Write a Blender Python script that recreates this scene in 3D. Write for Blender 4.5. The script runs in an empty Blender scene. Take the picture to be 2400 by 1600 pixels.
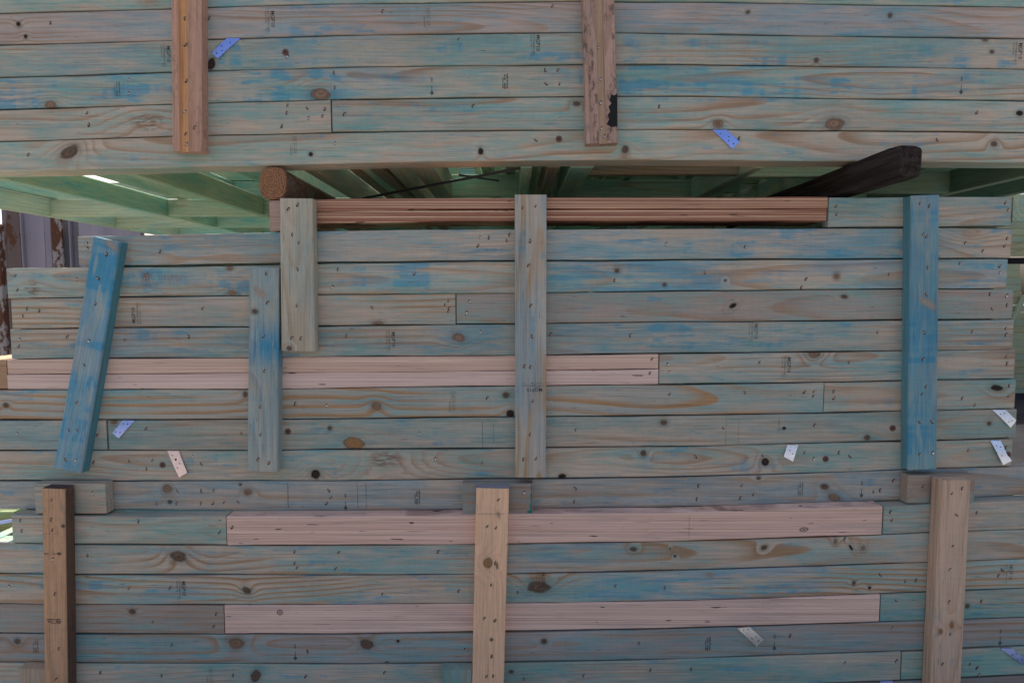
import bpy, bmesh, math, random
from mathutils import Vector, Matrix
random.seed(7)
SC = bpy.context.scene
COL = SC.collection

# ------------------------------------------------------------------ camera, sky, sun, exposure
F, PITCH, DIST, EYE = 1450.0, math.radians(4.34), 1.81, 1.32      # focal length in photo pixels, tilt down, metres to the stack, eye height
cam_d = bpy.data.cameras.new('camera'); cam = bpy.data.objects.new('camera', cam_d); COL.objects.link(cam)
cam_d.sensor_width = 36; cam_d.lens = 36 * F / 2400; cam_d.clip_start = .05; cam_d.clip_end = 500
cam.location = (0, -DIST, EYE); cam.rotation_euler = (math.pi / 2 - PITCH, 0, 0)
SC.camera = cam

SUN_EL, SUN_AZ = math.radians(50), math.radians(-24)             # the sun stands behind the stacks, a little to the left
world = bpy.data.worlds.new('World'); SC.world = world; world.use_nodes = True
wn = world.node_tree.nodes; bg = wn['Background']
sky = wn.new('ShaderNodeTexSky'); sky.sky_type = 'NISHITA'; sky.sun_disc = False
sky.sun_elevation = SUN_EL; sky.sun_rotation = SUN_AZ; sky.air_density = .8; sky.dust_density = 6.0; sky.ozone_density = .2
world.node_tree.links.new(sky.outputs[0], bg.inputs[0]); bg.inputs[1].default_value = .12
sun_d = bpy.data.lights.new('sun', 'SUN'); sun_d.energy = 3.5; sun_d.angle = math.radians(.5); sun_d.color = (1, .95, .87)
sun = bpy.data.objects.new('sun', sun_d); COL.objects.link(sun)
sdir = Vector((math.sin(SUN_AZ) * math.cos(SUN_EL), math.cos(SUN_AZ) * math.cos(SUN_EL), math.sin(SUN_EL)))
sun.rotation_euler = (-sdir).to_track_quat('-Z', 'Y').to_euler(); sun.location = sdir * 20
SC.view_settings.view_transform = 'Standard'; SC.view_settings.look = 'None'; SC.view_settings.exposure = 1.0
SC.view_settings.gamma = 1

# ------------------------------------------------------------------ measuring: a place seen in the photo, at depth y behind the stack face
CP, SP = math.cos(PITCH), math.sin(PITCH)
def at(px, py, y=0.0):
    a, b = (px - 1200) / F, (800 - py) / F
    d = Vector((a, CP + b * SP, b * CP - SP))
    return Vector((0, -DIST, EYE)) + d * ((y + DIST) / d.y)
def lerp_line(pts, x):
    if x <= pts[0][0]: p, q = pts[0], pts[1]
    elif x >= pts[-1][0]: p, q = pts[-2], pts[-1]
    else:
        for p, q in zip(pts, pts[1:]):
            if p[0] <= x <= q[0]: break
    t = (x - p[0]) / (q[0] - p[0]); return p[1] + t * (q[1] - p[1])

# ------------------------------------------------------------------ materials
class NT:
    def __init__(s, name):
        s.m = bpy.data.materials.new(name); s.m.use_nodes = True; s.t = s.m.node_tree; s.n = s.t.nodes; s.n.clear()
    def add(s, kind, **kw):
        n = s.n.new(kind)
        for k, v in kw.items(): setattr(n, k, v)
        return n
    def put(s, sock, v):
        if v is None: return
        if hasattr(v, 'is_linked') or isinstance(v, bpy.types.NodeSocket): s.t.links.new(v, sock)
        else: sock.default_value = v
    def math(s, op, a, b=None, c=None, clamp=False):
        n = s.add('ShaderNodeMath', operation=op, use_clamp=clamp)
        s.put(n.inputs[0], a)
        if b is not None: s.put(n.inputs[1], b)
        if c is not None: s.put(n.inputs[2], c)
        return n.outputs[0]
    def vmath(s, op, a, b=None):
        n = s.add('ShaderNodeVectorMath', operation=op); s.put(n.inputs[0], a)
        if b is not None: s.put(n.inputs[1], b)
        return n.outputs['Value'] if op == 'LENGTH' else n.outputs[0]
    def noise(s, vec, scale, detail=2, rough=.5, color=False):
        v = s.vmath('MULTIPLY', vec, scale)
        n = s.add('ShaderNodeTexNoise'); s.t.links.new(v, n.inputs['Vector']); n.inputs['Scale'].default_value = 1
        n.inputs['Detail'].default_value = detail; n.inputs['Roughness'].default_value = rough
        return n.outputs['Color'] if color else n.outputs[0]
    def map(s, v, a, b, c=0., d=1., smooth=True):
        n = s.add('ShaderNodeMapRange', interpolation_type='SMOOTHSTEP' if smooth else 'LINEAR'); s.put(n.inputs[0], v)
        for i, q in enumerate((a, b, c, d)): s.put(n.inputs[i + 1], q)
        return n.outputs[0]
    def mix(s, f, a, b, mode='MIX'):
        n = s.add('ShaderNodeMix', data_type='RGBA', blend_type=mode); s.put(n.inputs[0], f)
        for i, q in ((6, a), (7, b)):
            if isinstance(q, tuple): q = (*q[:3], 1)
            s.put(n.inputs[i], q)
        return n.outputs[2]
    def ramp(s, v, stops):
        n = s.add('ShaderNodeValToRGB'); s.put(n.inputs[0], v); e = n.color_ramp.elements
        while len(e) < len(stops): e.new(.5)
        for el, (p, c) in zip(e, stops):
            el.position = p; el.color = (*c, 1) if isinstance(c, tuple) else (c, c, c, 1)
        return n.outputs[0]
    def sep(s, v):
        n = s.add('ShaderNodeSeparateXYZ'); s.put(n.inputs[0], v); return n.outputs
    def finish(s, col, rough=.8, bump=None, bstr=.2, bdist=.001, metal=0., spec=.25, alpha=None):
        p = s.add('ShaderNodeBsdfPrincipled'); o = s.add('ShaderNodeOutputMaterial')
        if isinstance(col, tuple): col = (*col[:3], 1)
        s.put(p.inputs['Base Color'], col); s.put(p.inputs['Roughness'], rough); p.inputs['Metallic'].default_value = metal
        p.inputs['Specular IOR Level'].default_value = spec
        if alpha is not None: s.put(p.inputs['Alpha'], alpha)
        if bump is not None:
            b = s.add('ShaderNodeBump'); b.inputs['Strength'].default_value = bstr; b.inputs['Distance'].default_value = bdist
            s.put(b.inputs['Height'], bump); s.t.links.new(b.outputs[0], p.inputs['Normal'])
        s.t.links.new(p.outputs[0], o.inputs[0]); return s.m
    def obj(s):
        return s.add('ShaderNodeTexCoord').outputs['Object']

KNOT = {'d': ((.085, .05, .034), (.20, .125, .085), .95), 'm': ((.17, .095, .06), (.36, .225, .15), .95), 'h': ((.014, .010, .009), (.07, .042, .03), 1.0),
        'o': ((.30, .145, .06), (.40, .22, .11), 1.0), 'f': ((.33, .235, .165), (.46, .35, .26), .75), 's': ((.21, .10, .065), (.26, .17, .12), .55)}
TEAL = (.162, .392, .392)
BLUE = (.055, .315, .465)
def wood(name, early=(.60, .475, .37), late=(.375, .235, .145), teal=.5, blue=.2, freq=105., v0=None, w0=None, slope=None, wob=.045,
         knots=(), tealcol=TEAL, bluecol=BLUE, dirt=0., fine=1., band=.5, green=0., wash=(), ra=None):
    n = NT(name); P = n.obj(); r = random
    seed = Vector((r.uniform(-40, 40), r.uniform(-40, 40), r.uniform(-40, 40)))
    v0 = r.uniform(-.05, .05) if v0 is None else v0; w0 = r.uniform(.02, .07) if w0 is None else w0
    slope = r.uniform(-.025, .025) if slope is None else slope
    rs = r.uniform(.6, 1.05) if ra is None else ra; tint = r.uniform(.92, 1.06); tealcol = tuple(q * r.uniform(.93, 1.07) for q in tealcol); freq *= r.uniform(.8, 1.25)
    S = n.vmath('ADD', P, tuple(seed))
    x, y, z = n.sep(P)
    lo = n.sep(n.noise(S, (1.1, 2.5, 2.5), 1, color=True))
    v = n.math('ADD', n.math('SUBTRACT', z, v0), n.math('MULTIPLY', n.math('SUBTRACT', lo[0], .5), wob))
    w = n.math('ADD', n.math('MULTIPLY_ADD', x, slope, w0), n.math('MULTIPLY_ADD', n.math('SUBTRACT', lo[1], .5), wob * 2.2, y))
    R = n.math('SQRT', n.math('ADD', n.math('MULTIPLY', v, v), n.math('MULTIPLY', w, w)))
    R = n.math('MULTIPLY_ADD', n.math('SUBTRACT', n.noise(S, (5, 14, 14), 2), .5), .006, R)
    kd = []
    edge = n.noise(S, (38, 60, 60), 2) if knots else None
    for (kx, kz, rx, rz, ang, kind) in knots:
        m = n.add('ShaderNodeMapping', vector_type='TEXTURE'); n.put(m.inputs['Vector'], P)
        m.inputs['Location'].default_value = (kx, 0, kz); m.inputs['Rotation'].default_value = (0, ang, 0); m.inputs['Scale'].default_value = (rx * .9, 1e3, rz * .9)
        d = n.math('ADD', n.vmath('LENGTH', m.outputs[0]), n.math('MULTIPLY_ADD', edge, .7, -.35))
        kd.append(d)
        q = n.math('MULTIPLY', d, .42); g = n.math('EXPONENT', n.math('MULTIPLY', n.math('MULTIPLY', q, q), -1))
        R = n.math('MULTIPLY_ADD', g, max(rx, rz) * 1.5 * (1 if kind in 'dmho' else .4), R)
    fr = n.math('FRACT', n.math('MULTIPLY', R, freq))
    ring = n.ramp(fr, [(0, 0.), (.45, .12), (.86, 1.), (.95, .85), (1, 0.)])
    # rings differ in strength from one place to the next
    ring = n.math('MULTIPLY', ring, n.map(n.noise(S, (1.6, 6, 9), 2), .34, .66, .12 * rs, rs))
    streak = n.noise(S, (6, 170, 260), 4, .68)
    broad = n.noise(S, (1.6, 7, 10), 3, .55)
    col = n.mix(ring, early, late)
    tn = n.math('MULTIPLY_ADD', n.math('SUBTRACT', n.noise(S, (12, 45, 85), 4, .7), .5), 1.9, n.math('MULTIPLY', n.math('SUBTRACT', n.noise(S, (2.6, 8, 10), 4, .62), .5), 2.9))
    t = n.math('SUBTRACT', n.math('ADD', tn, teal - .01), n.math('MULTIPLY', ring, .5), clamp=True)
    col = n.mix(n.math('MULTIPLY', t, .80), col, tealcol)
    if green: col = n.mix(green, col, (.16, .33, .22), 'MIX')
    bn = n.noise(S, (5, 16, 34), 5, .7)
    bands = n.map(n.noise(S, (17, .4, .8), 2, .6), .46, .62, 1 - band, 1.6)
    low = n.map(n.noise(S, (1.3, 3, 6), 2), .32, .60, 0., 1.)
    b = n.math('MULTIPLY', n.map(bn, .605 - blue * .26, .70 - blue * .20), n.math('MULTIPLY', bands, low), clamp=True)
    col = n.mix(n.math('MULTIPLY', b, min(1., .42 + blue * .5)), col, bluecol)
    for (xa, xb, amt) in wash:
        wm = n.math('MULTIPLY', n.map(x, xa - .06, xa + .06), n.map(x, xb + .06, xb - .06))
        wm = n.math('MULTIPLY', wm, n.map(n.noise(S, (3.4, 13, 26), 5, .7), .40, .57))
        col = n.mix(n.math('MULTIPLY', wm, amt), col, bluecol)
    col = n.mix(1., col, n.ramp(n.noise(S, (150, 6, 9), 2), [(.3, .98), (.7, 1.02)]), 'MULTIPLY')
    col = n.mix(1., col, n.ramp(streak, [(.27, .52 * tint), (.42, .92 * tint), (.55, 1.02 * tint), (.78, 1.22 * tint)]), 'MULTIPLY')
    col = n.mix(1., col, n.ramp(broad, [(.25, .84), (.55, 1.), (.8, 1.1)]), 'MULTIPLY')
    fleck = n.map(n.noise(S, (26, 150, 210), 2, .5), .70, .78, 0., .55)
    col = n.mix(fleck, col, (.06, .065, .07))
    if dirt:
        dm = n.math('MULTIPLY', n.map(n.noise(S, (40, 30, 90), 5, .75), .46, .60), n.map(n.noise(S, (7, 3, 40), 3), .40, .58))
        col = n.mix(n.math('MULTIPLY', dm, dirt), col, (.055, .045, .042))
    for d, (kx, kz, rx, rz, ang, kind) in zip(kd, knots):
        dark, pale, amt = KNOT[kind]
        rr = n.math('MULTIPLY_ADD', n.math('SINE', n.math('MULTIPLY_ADD', streak, 5, n.math('MULTIPLY', d, 13 if rz > .012 else 7))), .32, n.math('MULTIPLY', edge, .9))
        kc = n.mix(rr, dark, pale); kc = n.mix(n.map(d, .75, .97, 0, .75 if kind != 'f' else .25), kc, (.045, .03, .022))
        if kind == 's':
            sm = n.math('MULTIPLY', n.map(d, 1.3, .5), n.map(n.noise(S, (30, 60, 170), 3, .7), .43, .56)); col = n.mix(n.math('MULTIPLY', sm, .7), col, dark); continue
        halo = n.map(d, 2.4, 1.0, 0., .30 if kind in 'dmh' else .12)
        col = n.mix(halo, col, (.13, .15, .13) if kind in 'dmh' else (.30, .2, .13))
        col = n.mix(n.map(d, 1.2, .8, 0., amt) if kind != 'f' else n.map(d, 1.25, .55, 0., amt), col, kc)
    h = n.math('ADD', n.math('MULTIPLY', streak, .7), n.math('MULTIPLY', ring, .5))
    return n.finish(col, n.map(streak, .3, .7, .72, .9), h, .25 * fine, .0009)

def lvl(name, pale=(.60, .43, .36), mid=(.49, .31, .255), dark=(.20, .10, .08), lines=95, hard=.5, greyed=0., knots=(), ply=0.):
    n = NT(name); P = n.obj(); S = n.vmath('ADD', P, (random.uniform(-30, 30), random.uniform(-30, 30), random.uniform(-30, 30)))
    a = n.noise(S, (.5, 8, lines), 2, .5); b = n.noise(S, (2.2, 30, lines * 3), 3, .65)
    col = n.mix(n.map(a, .40, .60), pale, mid)
    col = n.mix(1., col, n.ramp(b, [(.28, .48), (.43, .92), (.55, 1.02), (.75, 1.18)]), 'MULTIPLY')
    z0 = n.sep(P)[2]
    if ply:
        pj = n.noise(S, (.8, 4, 30), 3, .6)
        col = n.mix(n.map(n.math('SINE', n.math('MULTIPLY', n.math('MULTIPLY_ADD', pj, .006, z0), 6.283 / ply)), -.35, .45, 0., .85), col, mid)
    z = z0; jit = n.noise(S, (1.2, 4, 60), 3, .6)
    ln = n.map(n.math('SINE', n.math('MULTIPLY', n.math('MULTIPLY_ADD', jit, .011, z), lines * 7.2)), .55, .97)
    ln = n.math('MULTIPLY', ln, n.map(n.noise(S, (1.4, 8, 120), 2), .36, .60, .15, 1.))
    col = n.mix(n.math('MULTIPLY', ln, hard), col, dark)
    col = n.mix(n.math('MULTIPLY', n.map(n.noise(S, (9, 40, 330), 2), .68, .76), .65), col, (.13, .075, .06))
    col = n.mix(n.map(n.noise(S, (17, 40, 150), 1), .745, .775), col, (.02, .014, .012))
    col = n.mix(n.math('MULTIPLY', n.map(n.noise(S, (3, 6, 22), 3), .48, .68), greyed), col, (.30, .24, .27))
    for (kx, kz, rx, rz, ang, kind) in knots:
        m = n.add('ShaderNodeMapping', vector_type='TEXTURE'); n.put(m.inputs['Vector'], P)
        m.inputs['Location'].default_value = (kx, 0, kz); m.inputs['Rotation'].default_value = (0, ang, 0); m.inputs['Scale'].default_value = (rx, 1e3, rz)
        d = n.vmath('LENGTH', m.outputs[0])
        col = n.mix(n.math('MULTIPLY', n.map(d, 1.1, .9), n.map(n.math('SINE', n.math('MULTIPLY', d, 11)), -.6, .5, .25, .85)), col, (.15, .085, .065))
    return n.finish(col, .82, b, .25, .0009)

def simple(name, c, rough=.7, metal=0., var=.15, scale=(30, 30, 30), spec=.3):
    n = NT(name); P = n.obj(); k = n.noise(P, scale, 3)
    col = n.mix(1., c, n.ramp(k, [(.25, 1 - var), (.75, 1 + var)]), 'MULTIPLY')
    return n.finish(col, rough, k, .15, .0006, metal=metal, spec=spec)
def rusty(name, paint, amount):
    n = NT(name); P = n.obj(); k = n.noise(P, (5, 5, 3), 6, .7); f = n.noise(P, (60, 60, 25), 3)
    m = n.map(k, .66 - amount * .3, .70 - amount * .3)
    rust = n.mix(f, (.06, .02, .012), (.16, .06, .03))
    base = n.mix(1., paint, n.ramp(n.noise(P, (8, 8, 1.2), 3), [(.3, .78), (.7, 1.08)]), 'MULTIPLY')
    base = n.mix(n.map(n.noise(P, (20, 20, 1.5), 3), .6, .72, 0., .4), base, (.22, .14, .12))
    return n.finish(n.mix(m, base, rust), .6, k, .3, .002)

M_NAIL_HOLE = simple('nail dent', (.06, .035, .026), .9)
M_NAIL_HEAD = simple('rusty nail', (.42, .28, .23), .45, .5)
M_NAIL_BRIGHT = simple('bright nail', (.62, .56, .56), .35, .8)
M_CAP = simple('brown cap', (.15, .075, .06), .6, 0, .35, (300, 300, 300))
M_CAP_DARK = simple('cap core', (.045, .025, .02), .7)
def ink_mat():
    n = NT('stamp ink'); P = n.obj(); a = n.map(n.noise(P, (420, 420, 420), 2), .36, .62, 1., .55)
    return n.finish((.025, .024, .034), .8, alpha=a)
def faint_mat(name, c, a0, a1):
    n = NT(name); P = n.obj(); a = n.map(n.noise(P, (300, 300, 300), 2), .36, .60, a0, a1)
    return n.finish(c, .8, alpha=a)
M_INK = ink_mat(); M_FAINT = faint_mat('faint stamp ink', (.06, .05, .05), .8, .3); M_PALE = faint_mat('pale blue print', (.42, .55, .62), .75, .2)
M_MARK = faint_mat('pencil mark', (.05, .04, .05), .55, .1)
def galv(tint=(.40, .50, .95)):
    n = NT('galvanised steel'); P = n.obj(); v = n.add('ShaderNodeTexVoronoi'); n.put(v.inputs['Vector'], P); v.inputs['Scale'].default_value = 260
    col = n.mix(1., tint, n.ramp(n.sep(v.outputs['Color'])[0], [(0, .95), (1, 1.03)]), 'MULTIPLY')
    k = n.noise(P, (90, 90, 90), 3); return n.finish(col, n.map(k, .3, .7, .26, .42), k, .1, .0006, metal=.95, spec=.5)
M_GALV = galv(); M_GALV_PINK = galv((.80, .64, .66)); M_GALV_PALE = galv((.78, .83, .98))
M_HOLE = simple('punched hole', (.012, .012, .014), .9)  # black stands for the shade inside holes that are not cut

# ------------------------------------------------------------------ building blocks
def link(o, parent=None):
    COL.objects.link(o)
    if parent is not None: o.parent = parent
    return o
def mesh_obj(name, verts, faces, mats, parent=None, mat=None, fmat=None, smooth=False):
    me = bpy.data.meshes.new(name); me.from_pydata([tuple(v) for v in verts], [], faces); me.update()
    for m in (mats if isinstance(mats, (list, tuple)) else [mats]): me.materials.append(m)
    if fmat:
        for p, i in zip(me.polygons, fmat): p.material_index = i
    if smooth:
        for p in me.polygons: p.use_smooth = True
    o = bpy.data.objects.new(name, me); link(o, parent)
    if mat is not None: o.matrix_basis = mat
    return o
def tag(o, label, cat, group=None, kind=None):
    o['label'] = label; o['category'] = cat
    if group: o['group'] = group
    o['kind'] = kind or 'thing'
    return o
def round_profile(r):
    """corner steps of a sawn board's cross-section: (side v, dv, dy) for a front face at y=0"""
    return [(r * (1 - math.cos(a)), r * (1 - math.sin(a))) for a in (0, math.pi / 6, math.pi / 3, math.pi / 2)]
def sweep(stations, depth, r=.0035, groove=None):
    """stations: (u, vlo, vhi).  Cross-section runs round the board; returns verts, faces, face slots"""
    V, Fc, S = [], [], []
    def ring(u, lo, hi):
        P = []
        for dv, dy in round_profile(r): P.append((u, dy, lo + dv))          # lower front arris
        if groove:
            g0, g1, gd = groove; a, b = lo + (hi - lo) * g0, lo + (hi - lo) * g1
            P += [(u, 0, a), (u, gd, a + .002), (u, gd, b - .002), (u, 0, b)]
        for dv, dy in reversed(round_profile(r)): P.append((u, dy, hi - dv))
        P += [(u, depth, hi), (u, depth, lo)]
        return P
    for st in stations: V += ring(*st)
    k = len(V) // len(stations)
    for i in range(len(stations) - 1):
        for j in range(k):
            a, b = i * k + j, i * k + (j + 1) % k
            Fc.append((a, b, b + k, a + k)); S.append(1 if groove and 4 <= j <= 6 else 0)
    Fc.append(tuple(range(k))[::-1]); S.append(0)
    Fc.append(tuple(range((len(stations) - 1) * k, len(stations) * k))); S.append(0)
    return V, Fc, S

BOARDS = []          # every front face that carries nails and stamps: (object, world matrix, outline in the photo, depth)
class Board: pass
def register(o, M, poly, y, **kw):
    b = Board(); b.o, b.M, b.Mi, b.poly, b.y, b.kw = o, M, M.inverted(), poly, y, kw; BOARDS.append(b); return b
def inside(poly, x, y):
    c = False
    for (x0, y0), (x1, y1) in zip(poly, poly[1:] + poly[:1]):
        if (y0 > y) != (y1 > y) and x < (x1 - x0) * (y - y0) / (y1 - y0) + x0: c = not c
    return c
def board_at(px, py):
    for b in reversed(BOARDS):
        if inside(b.poly, px, py): return b

# knots: place in the photo, half-width, half-height, turn, kind
KNOTS = [(348, 6, 26, 9, 0, 'f'), (43, 57, 6, 6, 0, 'h'), (60, 86, 5, 5, 0, 'h'), (118, 246, 15, 10, 0, 'm'), (162, 357, 27, 14, -.5, 'd'), (751, 221, 25, 15, 0, 'm'), (728, 362, 6, 6, 0, 'h'),
 (349, 285, 50, 22, 0, 's'), (495, 150, 10, 17, .5, 'h'), (1351, 243, 10, 7, 0, 'd'), (1127, 355, 7, 9, 0, 'h'), (1465, 350, 9, 9, 0, 'd'), (1753, 29, 6, 5, -.4, 'd'), (2086, 37, 6, 7, .3, 'd'),
 (1913, 142, 6, 6, 0, 'd'), (1855, 155, 7, 4, 0, 'd'), (1955, 290, 24, 16, 0, 'm'), (1683, 291, 13, 9, 0, 'm'), (2390, 266, 9, 7, 0, 'h'), (2330, 337, 9, 8, 0, 'd'), (2325, 122, 6, 5, 0, 'd'), (2309, 94, 8, 5, 0, 'd'),
 (344, 649, 9, 9, 0, 'm'), (539, 629, 9, 6, 0, 'm'), (544, 686, 12, 7, 0, 'm'), (76, 676, 22, 20, .6, 's'), (609, 686, 22, 9, -.7, 'f'), (597, 730, 8, 7, 0, 'd'), (678, 816, 7, 6, 0, 'd'), (262, 575, 22, 10, -.5, 'f'),
 (1075, 791, 16, 11, .3, 'm'), (1446, 634, 6, 6, 0, 'd'), (1558, 667, 6, 6, 0, 'd'), (886, 758, 14, 7, 0, 'm'), (1717, 717, 10, 5, -.5, 'h'), (1979, 695, 9, 5, .2, 'd'), (1700, 657, 4, 4, 0, 'd'), (1961, 648, 7, 7, 0, 'm'),
 (1908, 829, 15, 10, 0, 'm'), (2175, 711, 27, 10, -.6, 'f'), (2337, 909, 15, 8, .1, 'h'), (2275, 545, 25, 14, 0, 'f'), (575, 924, 7, 8, 0, 'd'), (14, 949, 7, 7, 0, 'd'), (773, 1003, 6, 6, 0, 'd'), (267, 989, 9, 5, 0, 'm'), (740, 1111, 13, 12, .4, 'h'),
 (392, 1145, 12, 10, 0, 'm'), (582, 1152, 11, 9, 0, 'm'), (563, 1135, 4, 4, 0, 'd'), (398, 1175, 6, 5, 0, 'd'), (883, 951, 12, 11, .3, 'm'), (1186, 926, 9, 8, 0, 'd'), (1196, 969, 10, 10, 0, 'h'), (829, 1038, 25, 15, .15, 'o'),
 (1556, 989, 9, 7, 0, 'd'), (1508, 1062, 8, 8, 0, 'd'), (1318, 1115, 10, 7, 0, 'h'), (1485, 1286, 10, 6, 0, 'd'), (1794, 1082, 11, 10, 0, 'h'), (1838, 1003, 5, 4, 0, 'h'), (2032, 1025, 8, 7, 0, 'd'), (2318, 992, 6, 6, 0, 'd'),
 (1778, 1120, 6, 5, 0, 'd'), (1933, 1140, 11, 8, 0, 'd'), (1956, 1165, 15, 10, .3, 'm'), (1994, 1282, 3, 10, -.6, 'h'), (2023, 1283, 6, 7, 0, 'm'), (1958, 1268, 6, 8, 0, 'm'), (1791, 1282, 9, 6, -.4, 'd'),
 (418, 1303, 21, 14, .3, 'd'), (578, 1383, 12, 9, .5, 'd'), (310, 1432, 9, 8, 0, 'd'), (656, 1434, 8, 8, 0, 'm'), (41, 1502, 9, 8, 0, 'd'), (554, 1507, 19, 13, 0, 'm'), (599, 1583, 12, 18, .5, 'd'), (148, 1232, 4, 4, 0, 'd'),
 (1144, 1318, 12, 14, -.2, 'o'), (1263, 1375, 29, 15, 0, 'd'), (860, 1509, 17, 13, .3, 'd'), (933, 1501, 4, 4, 0, 'h'), (907, 1551, 5, 3, 0, 'd'), (1275, 1502, 8, 7, 0, 'd'), (1198, 1573, 6, 5, 0, 'd'), (1571, 1285, 3, 3, 0, 'd'), (1582, 1302, 4, 4, 0, 'd'),
 (1664, 1346, 9, 8, 0, 'f'), (2001, 1366, 5, 6, .4, 'd'), (2038, 1377, 4, 4, 0, 'h'), (2204, 1479, 6, 8, 0, 'o'), (2231, 1464, 6, 9, 0, 'o'), (2267, 1420, 6, 6, 0, 'd'), (1884, 1240, 12, 6, -.1, 'm'),
 (906, 1076, 45, 24, 0, 's'), (2365, 1022, 12, 5, 0, 's'), (1152, 1498, 4, 4, 0, 'd'), (1168, 1205, 5, 10, .3, 'f'), (1165, 1325, 3, 9, .1, 'o'), (2252, 1470, 4, 4, 0, 'f')]
def knots_in(poly, Mi, y):
    out = []
    for (kx, ky, rx, ry, ang, kind) in KNOTS:
        if inside(poly, kx, ky) and not any(inside(p, kx, ky) for p in COVERS if p != poly):
            c = Mi @ at(kx, ky, y); s = (at(kx + 1, ky, y) - at(kx, ky, y)).x
            ex = Mi.to_3x3() @ Vector((1, 0, 0))                      # turned boards: the photo's x runs across the grain
            if abs(ex.x) < .7: rx, ry, ang = ry, rx, -ang
            out.append((c.x, c.z, rx * s, ry * s, ang, kind))
    return out
COVERS = []          # outlines of the battens and posts, which hide the planks behind them

def plank(name, label, cat, x0, x1, top, bot, y=0., depth=.035, mat=None, wd=None, g=1.3, group=None, parent=None, lean=0., ends=(0, 0)):
    """a board lying along x between two measured lines"""
    n = max(2, int((x1 - x0) / 22)); xs = [x0 + (x1 - x0) * i / n for i in range(n + 1)]
    pr = random.Random(int(x0 * 7 + top[0][1] * 13 + bot[-1][1])); ph = [pr.uniform(0, 6.28) for _ in range(6)]
    wob = lambda x, k: .6 * math.sin(x / 210 + ph[k]) + .45 * math.sin(x / 87 + ph[k + 1]) + .3 * math.sin(x / 41 + ph[k + 2]) + pr.uniform(-.18, .18)
    tp = [(x, lerp_line(top, x) + g + wob(x, 0)) for x in xs]; bp = [(x, lerp_line(bot, x) - g + wob(x, 3)) for x in xs]
    T = [at(*p, y) for p in tp]; B = [at(*p, y) for p in bp]
    c = (T[n // 2] + B[n // 2]) / 2; M = Matrix.Translation((c.x, y, c.z)); Mi = M.inverted()
    poly = tp + bp[::-1]
    if wd and 'wash' in wd: wd = {**wd, 'wash': [(at(a, 700, y).x - c.x, at(b, 700, y).x - c.x, q) for a, b, q in wd['wash']]}
    if mat is None: mat = wood(name, knots=knots_in(poly, Mi, y), **(wd or {}))
    elif callable(mat): mat = mat(knots_in(poly, Mi, y))
    st = [((t.x + b.x) / 2 - c.x, b.z - c.z, t.z - c.z) for t, b in zip(T, B)]
    V, Fc, S = sweep(st, depth)
    o = mesh_obj(name, V, Fc, mat, parent, M)
    if label: tag(o, label, cat, group)
    register(o, M, poly, y); return o

def batten(name, label, cat, TL, TR, BL, BR, y, depth=.035, mat=None, wd=None, group=None, groove=None, gmat=None, r=.0035, segs=8, bow=0., left=None, right=None, top=None):
    """an upright board; corners of its front face as seen in the photo, front at depth y"""
    poly = [TL, TR, BR, BL]
    tl, tr, bl, br = (at(*p, y) for p in (TL, TR, BL, BR))
    tc, bc = (tl + tr) / 2, (bl + br) / 2; ex = (bc - tc).normalized(); ey = Vector((0, 1, 0)); ez = ex.cross(ey)
    c = (tc + bc) / 2
    M = Matrix((( ex.x, ey.x, ez.x, c.x), (ex.y, ey.y, ez.y, c.y), (ex.z, ey.z, ez.z, c.z), (0, 0, 0, 1))); Mi = M.inverted()
    if mat is None: mat = wood(name, knots=knots_in(poly, Mi, y), **(wd or {}))
    L = (bc - tc).length; wt, wb = (tr - tl).length, (br - bl).length
    st = []
    for i in range(segs + 1):
        t = i / segs; w = wt + (wb - wt) * t; d = bow * math.sin(math.pi * t)
        st.append((-L / 2 + L * t, -w / 2 + d, w / 2 + d))
    V, Fc, S = sweep(st, depth, r, groove)
    ms = [mat] + ([gmat] if gmat else []); k = len(V) // len(st); S = [q if gmat else 0 for q in S]
    for side, j in ((left, k - 1), (right, k - 3)):
        if side:
            ms.append(side)
            for i in range(segs): S[i * k + j] = len(ms) - 1
    if top: ms.append(top); S[segs * k] = len(ms) - 1
    o = mesh_obj(name, V, Fc, ms, None, M, fmat=S)
    tag(o, label, cat, group); register(o, M, poly, y); return o
def box(lo, hi, V, Fc):
    b = len(V)
    for z in (lo[2], hi[2]):
        for (x, y) in ((lo[0], lo[1]), (hi[0], lo[1]), (hi[0], hi[1]), (lo[0], hi[1])): V.append((x, y, z))
    Fc += [(b, b + 3, b + 2, b + 1), (b + 4, b + 5, b + 6, b + 7), (b, b + 1, b + 5, b + 4), (b + 1, b + 2, b + 6, b + 5), (b + 2, b + 3, b + 7, b + 6), (b + 3, b, b + 4, b + 7)]
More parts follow.
